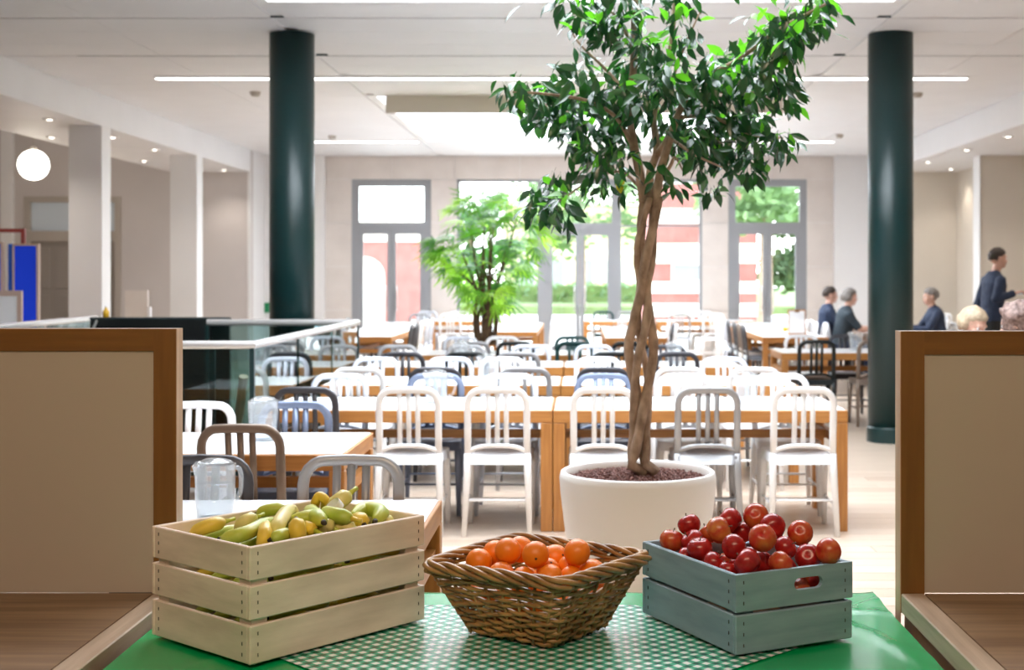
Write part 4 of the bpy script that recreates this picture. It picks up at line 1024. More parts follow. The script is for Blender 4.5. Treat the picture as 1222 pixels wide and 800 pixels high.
OR = [(574.6,669,.782,'leftmost orange in the basket'),(591.5,661.7,.79,'second orange from left at the back'),(614.4,657,.803,'highest orange, left of the middle'),(606,669,.79,'orange in front of the highest one'),
 (604.8,677.5,.777,'orange at the front left, just over the rim'),(637,670.5,.80,'large orange in the middle of the basket'),(663,666,.785,'orange right of the large middle one, with a stem scar'),(688.7,667.5,.80,'large orange at the right back corner'),
 (635.7,687,.768,'orange low at the front below the large middle one'),(660.5,681.5,.772,'small orange half hidden right of the large middle one'),(677,679,.775,'small orange before the right large one'),(657,688,.762,'orange lowest at the front rim'),
 (674.7,686,.765,'orange low at the front right by the rim'),(699.8,681,.77,'rightmost orange, nearly hidden by the right rim')]
items = []
for (px, py, z, lab) in OR: items.append([atz(px, py, z), 0.0335 if px not in (660.5, 677, 674.7) else 0.029])
no = len(items)
eu = Vector((math.cos(BA), math.sin(BA), 0)); ev = Vector((-math.sin(BA), math.cos(BA), 0))
for i in range(4):
    for j in range(4):
        items.append([BC+eu*(-0.105+i*0.07)+ev*(-0.11+j*0.073)+Vector((0, 0, 0.090)), 0.033])
for i in range(3):
    for j in range(3):
        items.append([BC+eu*(-0.07+i*0.07)+ev*(-0.075+j*0.075)+Vector((0, 0, 0.050)), 0.033])
pl = []
for (n_, hf) in ((eu, 0.172), (-eu, 0.172), (ev, 0.190), (-ev, 0.190)): pl.append((BC-n_*(hf-0.008)+Vector((0, 0, 0)), n_, 0.9))
relax(items, pl, 220)
def orange_mesh():
    mb = MB().ball((0, 0, 0), (1, 1, 0.95), 20, 13); return mb.mesh('orange', True)
om = orange_mesh(); button = MB().lathe([(0.0, 0.955), (0.10, 0.955), (0.07, 0.975), (0, 0.985)], 7).mesh('stem_button')
for i, (p, r_) in enumerate(items):
    o = put('orange', om, M['orange'], None, p); o.scale = (r_,)*3; o.rotation_euler = (rr.uniform(0, 6), rr.uniform(0, 6), 0)
    if i == 6: o.rotation_euler = (1.2, 0, 0.7)
    put('stem_button', button, M['stem'], o)
    if i < no: tag(o, OR[i][3], 'orange', 'oranges in the wicker basket')
    else: tag(o, 'orange buried under the others inside the wicker basket', 'orange', 'oranges buried in the wicker basket')

def banana(pts, r, kind, label, group='bananas heaped in the cream crate', tip_first=True):
    P = spline(pts, 5); n = len(P); c = P[n//2].copy(); R = []
    for i in range(n):
        t = i/(n-1); R.append(r*(0.36+0.64*min(1, (t/0.22))**0.75)*(0.42+0.58*min(1, ((1-t)/0.20))**0.7))
    mb = MB().sweep([p-c for p in P], R, 15, lobe=0.065)
    o = mb.build('banana', M['banana'][kind], None, True); o.location = c
    d0 = (P[0]-P[1]).normalized(); d1 = (P[-1]-P[-2]).normalized()
    MB().sweep([P[0]-c-d0*0.001, P[0]-c+d0*0.010], [R[0]*1.03, R[0]*0.75], 8).build('blossom_tip', M['tip'], o, True)
    MB().sweep([P[-1]-c-d1*0.002, P[-1]-c+d1*0.016, P[-1]-c+d1*0.028], [R[-1]*0.95, R[-1]*0.62, R[-1]*0.7], 8).build('stem', M['banana'][1 if kind != 1 else 0], o, True)
    return tag(o, label, 'banana', group)
def bz(*q): return [atz(210+x/4.214, 580+y_/4.214, z) for (x, y_, z) in q]
BN = [(((75, 240, .862), (160, 205, .885), (245, 180, .892)), .017, 0, 'leftmost banana, yellow, lying along the left crate wall'),
 (((305, 215, .872), (352, 178, .895), (402, 158, .90)), .0165, 2, 'pale yellow banana left of the big bent one'),
 (((228, 266, .875), (340, 243, .888), (485, 172, .895)), .017, 1, 'long greenish banana across the front left'),
 (((437, 338, .836), (446, 255, .886), (456, 192, .898)), .0175, 0, 'yellow banana pointing at the camera near the front corner'),
 (((490, 262, .88), (518, 190, .905), (565, 130, .912), (612, 150, .90)), .018, 2, 'strongly bent pale banana arching over the middle left'),
 (((410, 140, .884), (470, 122, .896), (548, 112, .90)), .0155, 1, 'green banana lying behind the bent one'),
 (((552, 205, .88), (640, 165, .905), (735, 150, .905)), .018, 1, 'pale green banana in the middle of the heap'),
 (((742, 184, .906), (708, 160, .908), (680, 138, .892), (700, 118, .868)), .021, 1, 'fat green banana with its dark tip towards the camera'),
 (((735, 135, .895), (800, 148, .91), (885, 166, .906)), .0195, 1, 'large green banana lying across the middle right'),
 (((765, 118, .888), (820, 80, .915), (872, 40, .932)), .0215, 2, 'pale banana sticking up at the back with a small sticker'),
 (((735, 108, .89), (752, 75, .915), (722, 52, .927), (702, 80, .912), (704, 112, .89)), .012, 0, 'small curled yellow banana tip at the back'),
 (((606, 176, .914), (612, 230, .893), (624, 330, .83)), .020, 0, 'yellow banana with black tip up at the front middle'),
 (((480, 268, .881), (520, 252, .887), (570, 238, .884)), .015, 1, 'green banana low behind the front crate wall'),
 (((640, 200, .885), (672, 213, .889), (700, 226, .885)), .016, 0, 'short yellow banana right of the black tipped one'),
 (((705, 226, .88), (752, 200, .89), (792, 214, .882)), .017, 2, 'pale arched banana below the large green one'),
 (((800, 212, .878), (845, 200, .886), (898, 214, .88)), .0165, 2, 'pale banana low at the front right'),
 (((945, 194, .882), (928, 172, .890), (890, 176, .880)), .019, 0, 'yellow banana with its black tip over the front right edge'),
 (((1002, 177, .884), (1030, 135, .894), (955, 118, .895), (880, 162, .884)), .020, 1, 'big green bent banana at the right end of the heap'),
 (((1040, 184, .872), (1060, 172, .876), (1080, 176, .87)), .013, 2, 'pale banana bit at the far right end')]
for q, r_, k_, lab in BN:
    o = banana(bz(*q), r_, k_, lab)
    if 'sticker' in lab:
        pc = atz(210+806/4.214, 580+106/4.214, .909); MB().sweep([pc-o.location+Vector((-0.010, -0.004, 0.008)), pc-o.location+Vector((0.002, 0.004, -0.008))][::-1], 0.0218, 10, caps=False).build('sticker', M['paper'], o, True)
# bananas glimpsed through the slits and filling the crate
euW = Vector((math.cos(angW), math.sin(angW), 0)); evW = Vector((-math.sin(angW), math.cos(angW), 0)); A0 = Vector((*cA[0], CT))
rr = random.Random(21); k = 0
for zl in (0.045, 0.092, 0.135, 0.178, 0.215):
    for j in range(5):
        for i in range(2):
            vv = 0.045+j*(LvW-0.09)/4; u0 = 0.08+i*0.23+rr.uniform(0, 0.02)
            w_ = 0.012 if j in (1, 2, 3) else 0
            b0 = A0+euW*u0+evW*vv+Vector((0, 0, zl+rr.uniform(-0.006, 0.006)))
            banana([b0, b0+euW*0.09+Vector((0, 0, 0.014))+evW*rr.uniform(-w_, w_), b0+euW*0.175], .0165, rr.choice((0, 1, 1)), 'banana lying deep in the cream crate, glimpsed through its slits', 'bananas deep in the cream crate'); k += 1
#PART5
# ================================================================== POTTED FICUS
TY = 5.6
ts = FPX/TY
tp = Vector(((761-CX)/ts, TY, 0)); RZ = EYE-(561-CY)/ts
tree = empty('potted_tree', tp, 0, 'tall potted ficus tree with braided trunk in a big white pot', 'tree')
MB().lathe([(0.0, 0.002), (0.20, 0.002), (0.225, 0.03), (0.27, 0.24), (0.305, 0.42), (0.325, RZ-0.09), (0.329, RZ-0.03), (0.324, RZ-0.006), (0.314, RZ), (0.304, RZ-0.006), (0.300, RZ-0.03), (0.29, RZ-0.10), (0.0, RZ-0.10)], 48).build('pot', M['potglaze'], tree, True)
so = MB(); rr = random.Random(2)
for i in range(1700):
    a = rr.uniform(0, 2*PI); r_ = 0.296*math.sqrt(rr.random()); s = rr.uniform(0.006, 0.010); z = RZ-0.035+0.014*(1-(r_/0.3)**2)+rr.uniform(-0.003, 0.003)
    b = len(so.v); rot = Matrix.Rotation(rr.uniform(0, 3), 3, Vector((rr.uniform(-1, 1), rr.uniform(-1, 1), 1)).normalized())
    P_ = [rot @ Vector(q)*s+Vector((r_*math.cos(a), r_*math.sin(a), z)) for q in ((1, 0, 0), (0, 1, 0), (-1, 0, 0), (0, -1, 0), (0, 0, .8), (0, 0, -.8))]
    so.add(P_, [(0, 1, 4), (1, 2, 4), (2, 3, 4), (3, 0, 4), (1, 0, 5), (2, 1, 5), (3, 2, 5), (0, 3, 5)])
so.lathe([(0.0, RZ-0.030), (0.15, RZ-0.036), (0.3, RZ-0.048)], 32)
so.build('clay_granules', M['clay'], tree)['kind'] = 'stuff'
def tl(px, py, dy=0.0): return at(px, py, TY+dy)-tp
# braided stems: offsets from the trunk axis wave between thick and waist
def axis(y_):                                  # centre line of the trunk by pixel height
    pts = [(562, 762), (515, 764), (470, 766), (415, 765), (340, 768), (290, 770), (236, 777)]
    for (a, xa), (b, xb_) in zip(pts, pts[1:]):
        if a >= y_ >= b: return xa+(xb_-xa)*(a-y_)/(a-b)
    return pts[-1][1]
def spread(y_):
    pts = [(562, 11), (540, 9), (515, 6.5), (480, 8.5), (415, 13.5), (375, 9), (340, 4), (310, 8), (290, 9.5), (262, 8.5), (236, 8)]
    for (a, xa), (b, xb_) in zip(pts, pts[1:]):
        if a >= y_ >= b:
            t = (a-y_)/(a-b); t = t*t*(3-2*t); return xa+(xb_-xa)*t
    return pts[-1][1]
for k in range(4):
    pts = []; R = []
    for i in range(34):
        y_ = 565-329*i/33; ph = k*PI/2+0.6+(565-y_)/329*PI*1.75; sx = spread(y_)*1.12
        pts.append(tl(axis(y_)+sx*math.cos(ph), y_, 0.8*sx*math.sin(ph)/ts)); R.append((0.0205, 0.0185, 0.0205, 0.015)[k]*(1.12-0.2*i/33)*(1+0.22*noise.noise(Vector((i*0.45, k*7.0, 0)))))
    MB().sweep(pts, R, 10).build('stem', M['bark'], tree, True)
BR = [([(768, 240, 0), (763, 205, -.02), (755, 165, -.02), (752, 130, 0), (756, 80, 0), (757, 30, .02), (758, -30, .02)], .022, .014),
      ([(782, 245, 0), (788, 205, -.03), (797, 175, -.05), (812, 130, -.05), (835, 95, -.08), (875, 75, -.12), (930, 35, -.15), (985, 5, -.15)], .021, .006),
      ([(775, 240, .03), (776, 205, .06), (784, 180, .08), (780, 140, .1), (790, 100, .1), (800, 60, .12), (805, 0, .15), (800, -40, .15)], .02, .009),
      ([(784, 185, .06), (800, 160, .05), (806, 140, 0)], .016, .010), ([(757, 178, 0), (735, 140, -.1), (700, 120, -.2), (650, 112, -.25), (612, 110, -.28)], .010, .004),
      ([(765, 225, 0), (740, 205, .05), (705, 215, .1), (675, 235, .1), (650, 250, .1)], .007, .003), ([(754, 120, 0), (725, 85, .1), (690, 50, .15), (668, 10, .2)], .009, .003),
      ([(806, 140, 0), (850, 140, .1), (895, 160, .1), (935, 165, .1)], .010, .004), ([(800, 165, 0), (830, 185, -.15), (862, 200, -.2)], .008, .003),
      ([(835, 95, -.08), (860, 110, .1), (905, 110, .15), (945, 110, .2)], .008, .003), ([(757, 60, 0), (735, 20, -.1), (700, -10, -.1)], .008, .003),
      ([(787, 215, -.02), (800, 198, -.05), (806, 188, -.06), (818, 210, -.08)], .010, .003), ([(797, 110, .1), (815, 60, 0), (835, 15, 0)], .008, .003)]
for pts, r0, r1 in BR:
    P = spline([tl(*p) for p in pts], 4); n = len(P)
    MB().sweep(P, [r0+(r1-r0)*i/(n-1) for i in range(n)], 8).build('branch', M['bark'], tree, True)
# leaf blade along +y, its upper side +z, arched and folded along the midrib
def leaf_mesh(L, w_, bend):
    rows = [(0, .04), (.18, .55), (.42, 1.0), (.66, .85), (.86, .42), (1.0, .02)]; vs = []; fs = []
    for (t, ww) in rows:
        y_ = L*t; z = -bend*L*t*t
        vs += [(-w_*ww/2, y_, z+0.16*w_*ww), (0, y_, z), (w_*ww/2, y_, z+0.16*w_*ww)]
    for i in range(5):
        a = i*3; fs += [(a, a+1, a+4, a+3), (a+1, a+2, a+5, a+4)]
    vs += [(-0.0012, -0.02, 0.006), (0.0012, -0.02, 0.006)]; b = len(vs)
    fs.append((b-2, b-1, 2, 0))
    mb = MB(); mb.v = vs; mb.f = fs; return mb
LM = [leaf_mesh(0.078, 0.034, 0.25), leaf_mesh(0.070, 0.031, 0.4), leaf_mesh(0.088, 0.036, 0.15)]
LMm = [m_.mesh('leaf', True) for m_ in LM]
CLU = [(622, 112, 18, 16, 16), (645, 118, 22, 20, 30), (672, 130, 24, 24, 40), (700, 112, 22, 22, 34), (690, 150, 24, 22, 34), (668, 95, 14, 14, 14), (688, 75, 14, 14, 10), (722, 150, 22, 20, 26),
 (715, 30, 24, 16, 30), (700, 20, 18, 14, 16), (745, 20, 22, 18, 26), (735, 45, 18, 12, 16), (672, 4, 20, 6, 9), (750, 90, 24, 22, 36), (735, 115, 20, 18, 26), (785, 65, 24, 20, 34), (790, 95, 24, 20, 36), (815, 35, 16, 20, 14), (818, 12, 12, 16, 9),
 (770, 120, 20, 20, 26), (815, 105, 24, 22, 36), (845, 110, 24, 22, 38), (840, 145, 24, 22, 36), (870, 150, 24, 20, 36), (900, 150, 24, 20, 32), (925, 170, 18, 18, 24), (900, 185, 20, 16, 20), (860, 185, 24, 18, 30), (835, 190, 20, 16, 18),
 (880, 65, 20, 16, 22), (905, 75, 24, 20, 42), (925, 55, 24, 20, 46), (940, 35, 24, 20, 46), (960, 22, 20, 16, 40), (875, 85, 18, 16, 20), (850, 90, 18, 16, 20), (978, 8, 14, 8, 9), (900, 105, 20, 20, 26), (930, 95, 16, 20, 18), (935, 120, 14, 14, 10), (905, 30, 12, 10, 6), (880, 95, 22, 18, 24),
 (660, 238, 18, 15, 22), (672, 250, 16, 14, 16), (640, 252, 14, 10, 10), (668, 215, 16, 10, 10), (640, 230, 8, 8, 4), (708, 205, 16, 14, 14), (722, 195, 18, 16, 16), (745, 190, 14, 16, 10), (718, 225, 10, 8, 5), (745, 228, 8, 8, 4),
 (800, 175, 18, 16, 12), (812, 160, 16, 14, 12), (790, 150, 22, 20, 14), (795, 205, 14, 10, 6), (808, 222, 10, 8, 4), (850, 225, 14, 10, 10), (895, 205, 12, 10, 9), (825, 170, 16, 20, 14), (735, 170, 16, 16, 12), (705, 180, 16, 14, 12), (760, 45, 16, 16, 12),
 (790, -15, 60, 18, 40), (720, -15, 40, 16, 24), (970, -12, 30, 12, 18), (860, 80, 18, 14, 14), (650, 100, 14, 8, 6), (650, 140, 22, 10, 14), (695, 170, 20, 14, 12)]
rr = random.Random(31); LV = []
for (cx, cy, rx, ry, n) in CLU:
    dy0 = rr.uniform(-0.28, 0.28)
    for k in range(int(n*1.7)):
        px = cx+rr.gauss(0, rx*0.62); py = cy+rr.gauss(0, ry*0.62); dy = dy0+rr.gauss(0, 0.09)
        p = tl(px, py, dy)
        out = Vector((px-cx, 0, 0)); out = Vector((rr.gauss((px-cx)/rx*0.7, 0.55), rr.gauss(-0.25, 0.6), 0))
        up_ = rr.random() < 0.16
        d = Vector((out.x, out.y, rr.uniform(-1.5, -0.25) if not up_ else rr.uniform(0.1, 0.9))).normalized()
        nrm_ = Vector((rr.gauss(0, 0.7), rr.gauss(0.05, 0.75), 1.0)); nrm_ = (nrm_-d*nrm_.dot(d)).normalized()
        xax = d.cross(nrm_); rot = Matrix((xax, d, nrm_)).transposed()
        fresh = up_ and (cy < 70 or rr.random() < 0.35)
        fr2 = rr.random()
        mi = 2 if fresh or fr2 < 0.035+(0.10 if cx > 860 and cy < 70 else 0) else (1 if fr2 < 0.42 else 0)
        LV.append((p, rot, rr.randrange(3), mi, rr.uniform(0.8, 1.12)))
p = tl(740, 205, -0.2); LV.append((p, Matrix.Rotation(-1.2, 3, 'X'), 2, 3, 1.1))
LV.sort(key=lambda q: q[0].y)
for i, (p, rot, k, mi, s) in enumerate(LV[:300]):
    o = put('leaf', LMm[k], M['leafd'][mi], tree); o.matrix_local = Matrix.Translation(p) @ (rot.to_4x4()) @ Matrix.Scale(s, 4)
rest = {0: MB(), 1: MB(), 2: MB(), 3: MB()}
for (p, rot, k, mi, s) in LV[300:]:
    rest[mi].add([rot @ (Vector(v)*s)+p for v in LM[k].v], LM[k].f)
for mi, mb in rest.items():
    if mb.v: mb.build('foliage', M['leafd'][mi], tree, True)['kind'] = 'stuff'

# ================================================================== LADY PALM BY THE WINDOWS
PY = 15.0; psx = FPX/PY; pp = Vector(((580-CX)/psx, PY, 0))
palm = empty('potted_palm', pp, 0, 'bushy bright green indoor palm before the tall windows', 'potted plant')
MB().lathe([(0.0, 0.0), (0.17, 0.0), (0.24, 0.60), (0.225, 0.60), (0.21, 0.55), (0, 0.55)], 24).build('pot', M['potglaze'], palm, True)
rr = random.Random(77)
def pl_(px, py, dy=0.0): return at(px, py, PY+dy)-pp
stems = []
for k in range(13):
    bx_ = rr.gauss(0, 5.5); topx = 580+rr.gauss(0, 22); topy = rr.uniform(255, 335); d = rr.gauss(0, 0.12)
    P = spline([pl_(580+bx_, 412, d*0.4), pl_(580+bx_*1.3, 375, d*0.6), pl_((580+bx_+topx)/2, 335, d), pl_(topx, topy, d*1.6)], 4); n = len(P); stems.append(P)
    MB().sweep(P, [0.030-0.022*i/(n-1) for i in range(n)], 7).build('cane', M['palmstem'], palm, True)
fm = []
def fan_mesh(seed):
    r_ = random.Random(seed); mb = MB()
    for q in range(9):
        a = -1.25+2.5*q/8+r_.uniform(-0.06, 0.06); L = 0.27*(1-0.25*abs(a)/1.25)*r_.uniform(0.8, 1.15); w_ = 0.021
        dx, dy = math.sin(a), math.cos(a); vs = []; fs = []
        for (t, ww) in ((0.02, .2), (.3, 0.9), (.65, 1.0), (.9, .6), (1.0, .1)):
            c = Vector((dx*L*t, dy*L*t, -0.35*L*t*t)); sd = Vector((dy, -dx, 0))*w_*ww/2
            vs += [c-sd, c+sd]
        for i in range(4): fs.append((2*i, 2*i+1, 2*i+3, 2*i+2))
        mb.add(vs, fs)
    mb.sweep([(0, -0.22, -0.03), (0, -0.1, 0.01), (0, 0, 0)], 0.004, 4)
    return mb.mesh('frond', True)
fm = [fan_mesh(k) for k in range(5)]
for k in range(125):
    t = rr.random(); py = 236+128*t
    wid = 38+26*math.sin(PI*min(1, t*1.25)) if t < 0.7 else 36-14*(t-0.7)/0.3
    px = 580+rr.uniform(-1, 1)*wid+ (8 if t < 0.4 else 0); dy = rr.gauss(0, 0.25)
    p = pl_(px, py, dy); ox = (px-580)/55
    d = Vector((ox*1.1+rr.gauss(0, 0.25), rr.gauss(-0.1, 0.6), 0.25-0.55*t+rr.gauss(0, 0.3))).normalized()
    nrm_ = Vector((rr.gauss(0, 0.4), -0.35+rr.gauss(0, 0.4), 1.0)); nrm_ = (nrm_-d*nrm_.dot(d)).normalized(); rot = Matrix((d.cross(nrm_), d, nrm_)).transposed()
    o = put('frond', fm[k % 5], M['palm'][rr.choice((0, 0, 1, 1, 2))], palm); o.matrix_local = Matrix.Translation(p) @ rot.to_4x4() @ Matrix.Scale(rr.uniform(0.8, 1.15), 4)

# ================================================================== WATER JUGS
def jug_meshes():
    J = {}
    prof = [(0.052, 0.0), (0.055, 0.004), (0.060, 0.06), (0.0645, 0.14), (0.066, 0.172), (0.068, 0.175), (0.0655, 0.176), (0.062, 0.14), (0.0575, 0.06), (0.052, 0.009), (0.0, 0.009)]
    mb = MB().lathe(prof, 40)
    v2 = []
    for (x, y_, z) in mb.v:                       # faint flutes and a pouring lip at +x
        a = math.atan2(y_, x); k = 1+0.03*math.cos(20*a)*(0.02 < z < 0.12); lip = max(0, math.cos(a))**12*max(0, z-0.12)/0.055*0.02
        v2.append((x*k+lip, y_*k, z))
    mb.v = v2; J['body'] = mb.mesh('body', True)
    J['water'] = MB().lathe([(0.0, 0.0105), (0.051, 0.0105), (0.0565, 0.06), (0.0595, 0.112), (0.0, 0.112)], 28).mesh('water', True)
    J['lid'] = MB().lathe([(0.0, 0.196), (0.03, 0.194), (0.052, 0.184), (0.062, 0.176), (0.0, 0.174)], 24).mesh('lid', True)
    J['handle'] = MB().sweep(spline([(-0.062, 0, 0.155), (-0.098, 0, 0.150), (-0.108, 0, 0.10), (-0.092, 0, 0.05), (-0.060, 0, 0.04)], 4), 0.010, 8, sq=0.7).mesh('handle', True)
    J['spout'] = MB().ball((0.066, 0, 0.180), (0.014, 0.014, 0.012), 10, 7).mesh('spout', True)
    return J
JM = jug_meshes()
def jug(px, Y, rz, label, h=0.19):
    x = (px-CX)*Y/FPX; o = empty('water_jug', (x, Y, TH+0.0005), rz, label, 'jug', 'clear water jugs on the dining tables'); s = h/0.19
    for nm in ('body', 'lid', 'handle', 'spout'): put(nm, JM[nm], M['jug'], o)
    put('water', JM['water'], M['water'], o); o.scale = (s, s, s)
    return o
jug(256.5, 4.32, -2.2, 'clear plastic water jug on the table behind the banana crate')
jug(314, 6.35, -1.9, 'clear plastic water jug on the second left table', 0.205)
jug(521, 8.2, PI+0.1, 'clear lidded water jug with handle at right, front row left table', 0.2)
jug(582, 9.95, PI, 'clear lidded water jug on the second row left table', 0.19)
jug(891, 8.15, PI, 'clear lidded water jug on the front row table right of the tree', 0.19)
jug(805, 11.8, PI, 'clear lidded water jug on the third row table right of the trunk', 0.19)
jug(551, 11.75, PI, 'clear lidded water jug on the third row left table', 0.19)
jug(1022, 13.8, PI, 'clear lidded water jug on the table beside the right dark column', 0.2)
jug(452, 17.6, 0.3, 'clear water jug near the front end of the left long table', 0.2)
jug(898, 18.9, 0.3, 'clear water jug farther back on the right long table', 0.2) if False else jug(925, 19.4, 0.3, 'clear water jug farther back on the right long table', 0.2)
jug(742, 18.2, 0.3, 'clear water jug on the table pair behind the trunk', 0.2)

# menu holder on the right long table
o = empty('menu_holder', (at(951, 0, 17.6).x, 17.6, TH), 0.0, 'wooden clipboard menu holder with white sheet on the right long table', 'menu holder')
tilt = Matrix.Rotation(-0.12, 3, 'X')
MB().box((0, 0, 0.165), (0.235, 0.008, 0.33), tilt).build('board', M['oakz'], o)
MB().box((0, -0.006, 0.165), (0.205, 0.002, 0.295), tilt).build('sheet', M['paper'], o)
MB().box((0, -0.012, 0.31), (0.06, 0.012, 0.035), tilt).build('clip', M['servoak'], o)
MB().b2(-0.13, 0.13, -0.045, 0.075, 0, 0.014).build('base', M['oak'], o)
o = empty('yellow_lemon', at(937, 386, 18.6), 0, 'small yellow fruit on the right long table near the menu holder', 'fruit'); o.location.z = TH+0.031
MB().ball((0, 0, 0), (0.04, 0.031, 0.031), 12, 8).build('skin', M['yellow'], o, True)
MB().ball((0.04, 0, 0), (0.008, 0.007, 0.007), 8, 6).build('tip', M['yellow'], o, True)

# ================================================================== PEOPLE
def person(name, loc, rz, J, label, cols, hair, headyaw=0.0, headpitch=0.0, hs=1.0, hairkind='short', curl=False, grip=0.5, sleeves=True):
    """one continuous body grown from tapered limbs, a shaped torso, a head with a face and five-fingered hands, fused by voxels"""
    V = lambda k: Vector(J[k])
    mb = MB(); seg = []
    def limb(a, b, ra, rb, lab, n=10):
        a, b = Vector(a), Vector(b); d = (b-a); m_ = 5
        mb.sweep([a+d*(i/m_) for i in range(m_+1)], [ra+(rb-ra)*i/m_ for i in range(m_+1)], n)
        mb.ball(a, ra, 10, 7); mb.ball(b, rb, 10, 7); seg.append((a, b, ra, rb, lab))
    pel, ch, nk, hd = V('pelvis'), V('chest'), V('neck'), V('head')
    sw = J['sw']
    # torso: elliptical rings up the spine
    prof = [(-0.10, 0.135, 0.10), (0.0, 0.165, 0.120), (0.25, 0.150, 0.108), (0.55, 0.165, 0.118), (0.80, sw*0.93, 0.118), (0.91, sw*0.86, 0.10), (0.985, sw*0.58, 0.08), (1.05, 0.065, 0.06)]
    sp_ = nk-pel; up = sp_.normalized(); fw = Vector((0, 1, 0)); fw = (fw-up*fw.dot(up)).normalized(); rt = fw.cross(up)
    vs = []; fs = []; n = 16
    for (t, hw, hd_) in prof:
        c = pel+sp_*t+fw*(0.02*math.sin(PI*min(1, max(0, t))))
        for k in range(n): a = 2*PI*k/n; vs.append(c+rt*(hw*math.cos(a))+fw*(hd_*math.sin(a)))
    for i in range(len(prof)-1):
        for k in range(n): l = (k+1) % n; fs.append((i*n+k, i*n+l, (i+1)*n+l, (i+1)*n+k))
    fs.append(tuple(reversed(range(n)))); fs.append(tuple((len(prof)-1)*n+k for k in range(n)))
    mb.add(vs, fs)
    for s in (-0.07, 0.07): seg.append((pel+rt*s+sp_*0.12, pel+rt*s+sp_*0.9, 0.11, 0.11, 'top'))
    seg.append((pel-up*0.05, pel+up*0.01, 0.14, 0.14, 'leg'))
    limb(nk-up*0.03, hd-Vector((0, 0, 0.06))*hs, 0.056*hs, 0.050*hs, 'skin')
    for s, q in ((-1, 'l'), (1, 'r')):
        sh, el, wr = V('sh'+q), V('el'+q), V('wr'+q)
        limb(sh-Vector((0, 0, 0.012)), el, 0.050, 0.041, 'top'); limb(el, el+(wr-el)*0.86, 0.043, 0.033, 'top' if sleeves else 'skin'); limb(el+(wr-el)*0.86, wr, 0.028, 0.025, 'skin')
        hp, kn, an = V('hip'+q), V('kn'+q), V('an'+q)
        limb(hp, kn, 0.088, 0.060, 'leg'); limb(kn, an, 0.060, 0.040, 'leg')
        toe = V('toe'+q); limb(an-Vector((0, 0, 0.03)), toe, 0.042, 0.032, 'shoe'); limb(an+(an-toe)*0.15-Vector((0, 0, 0.04)), an-Vector((0, 0, 0.04)), 0.036, 0.036, 'shoe')
        # hand: palm, four bent fingers of unequal length, thumb off the side of the palm
        dr = (wr-el).normalized(); side = dr.cross(Vector((0, 0, 1)))
        side = side.normalized() if side.length > 0.05 else Vector((1, 0, 0)); pn = side.cross(dr).normalized()
        inn = side*(-s)
        for e in (-1.5, -0.5, 0.5, 1.5): limb(wr+side*e*0.012, wr+dr*0.085+side*e*0.0195, 0.015, 0.0125, 'skin', 7)
        for fi, (e, L) in enumerate(((-1.5, 0.062), (-0.5, 0.076), (0.5, 0.080), (1.5, 0.070))):
            a = wr+dr*0.085+side*e*0.0205; b = a+(dr*0.9-pn*0.35*(0.5+grip))*L*0.55; c = b+(dr*(0.7-grip*0.6)-pn*(0.5+grip*0.5))*L*0.5
            limb(a, b, 0.0095, 0.0088, 'skin', 7); limb(b, c, 0.0088, 0.0075, 'skin', 7)
        a = wr+dr*0.03+inn*0.026; b = a+(dr*0.6+inn*0.6-pn*0.2)*0.045; c = b+(dr*0.9+inn*0.05-pn*0.35)*0.034
        limb(a, b, 0.013, 0.0105, 'skin', 7); limb(b, c, 0.0105, 0.0085, 'skin', 7)
    # head (built facing +y in its own frame)
    HR = Matrix.Rotation(headyaw, 3, 'Z') @ Matrix.Rotation(headpitch, 3, 'X')
    def hh(x, y_, z): return hd+HR @ (Vector((x, y_, z))*hs)
    def hball(c, r, nu=16, nv=11):
        m2 = MB().ball((0, 0, 0), r, nu, nv); mb.add([hh(p[0]+c[0], p[1]+c[1], p[2]+c[2]) for p in m2.v], m2.f)
    hball((0, -0.01, 0.025), (0.076, 0.096, 0.092)); hball((0, 0.022, -0.035), (0.058, 0.070, 0.078)); hball((0, 0.062, -0.088), (0.024, 0.022, 0.018))
    hball((0, 0.082, 0.020), (0.050, 0.016, 0.012)); hball((0, 0.094, -0.028), (0.014, 0.018, 0.014)); hball((0, 0.088, -0.004), (0.009, 0.014, 0.024)); hball((0, 0.078, -0.063), (0.026, 0.016, 0.011))
    for s in (-1, 1): hball((s*0.077, -0.008, -0.008), (0.010, 0.018, 0.030)); hball((s*0.04, 0.065, -0.03), (0.022, 0.02, 0.02))
    seg.append((hh(0, 0, -0.05), hh(0, -0.01, 0.03), 0.085*hs, 0.095*hs, 'skin'))
    me = mb.mesh('tmp'); ob = bpy.data.objects.new('tmp', me); C.objects.link(ob)
    md = ob.modifiers.new('r', 'REMESH'); md.mode = 'VOXEL'; md.voxel_size = 0.0085; md.use_smooth_shade = True
    m3 = ob.modifiers.new('s', 'SMOOTH'); m3.factor = 0.5; m3.iterations = 3
    dg = bpy.context.evaluated_depsgraph_get(); body = bpy.data.meshes.new_from_object(ob.evaluated_get(dg)); body.name = 'person'
    bpy.data.objects.remove(ob); bpy.data.meshes.remove(me)
    # clothing by nearest limb, puffed out a little so that hems show
    nv = len(body.vertices); co = np.empty(nv*3, 'f'); body.vertices.foreach_get('co', co); co = co.reshape(-1, 3)
    nf = len(body.polygons); ce = np.empty(nf*3, 'f'); body.polygons.foreach_get('center', ce); ce = ce.reshape(-1, 3)
    LAB = ['skin', 'top', 'leg', 'shoe']
    def classify(P):
        best = np.full(len(P), 1e9); lab = np.zeros(len(P), int)
        for (a, b, ra, rb, l) in seg:
            a_, d_ = np.array(a), np.array(b-a); t = np.clip(((P-a_) @ d_)/max(1e-9, d_ @ d_), 0, 1)
            ds = np.linalg.norm(P-(a_+t[:, None]*d_), axis=1)-(ra+(rb-ra)*t)
            w_ = ds < best; best[w_] = ds[w_]; lab[w_] = LAB.index(l)
        return lab
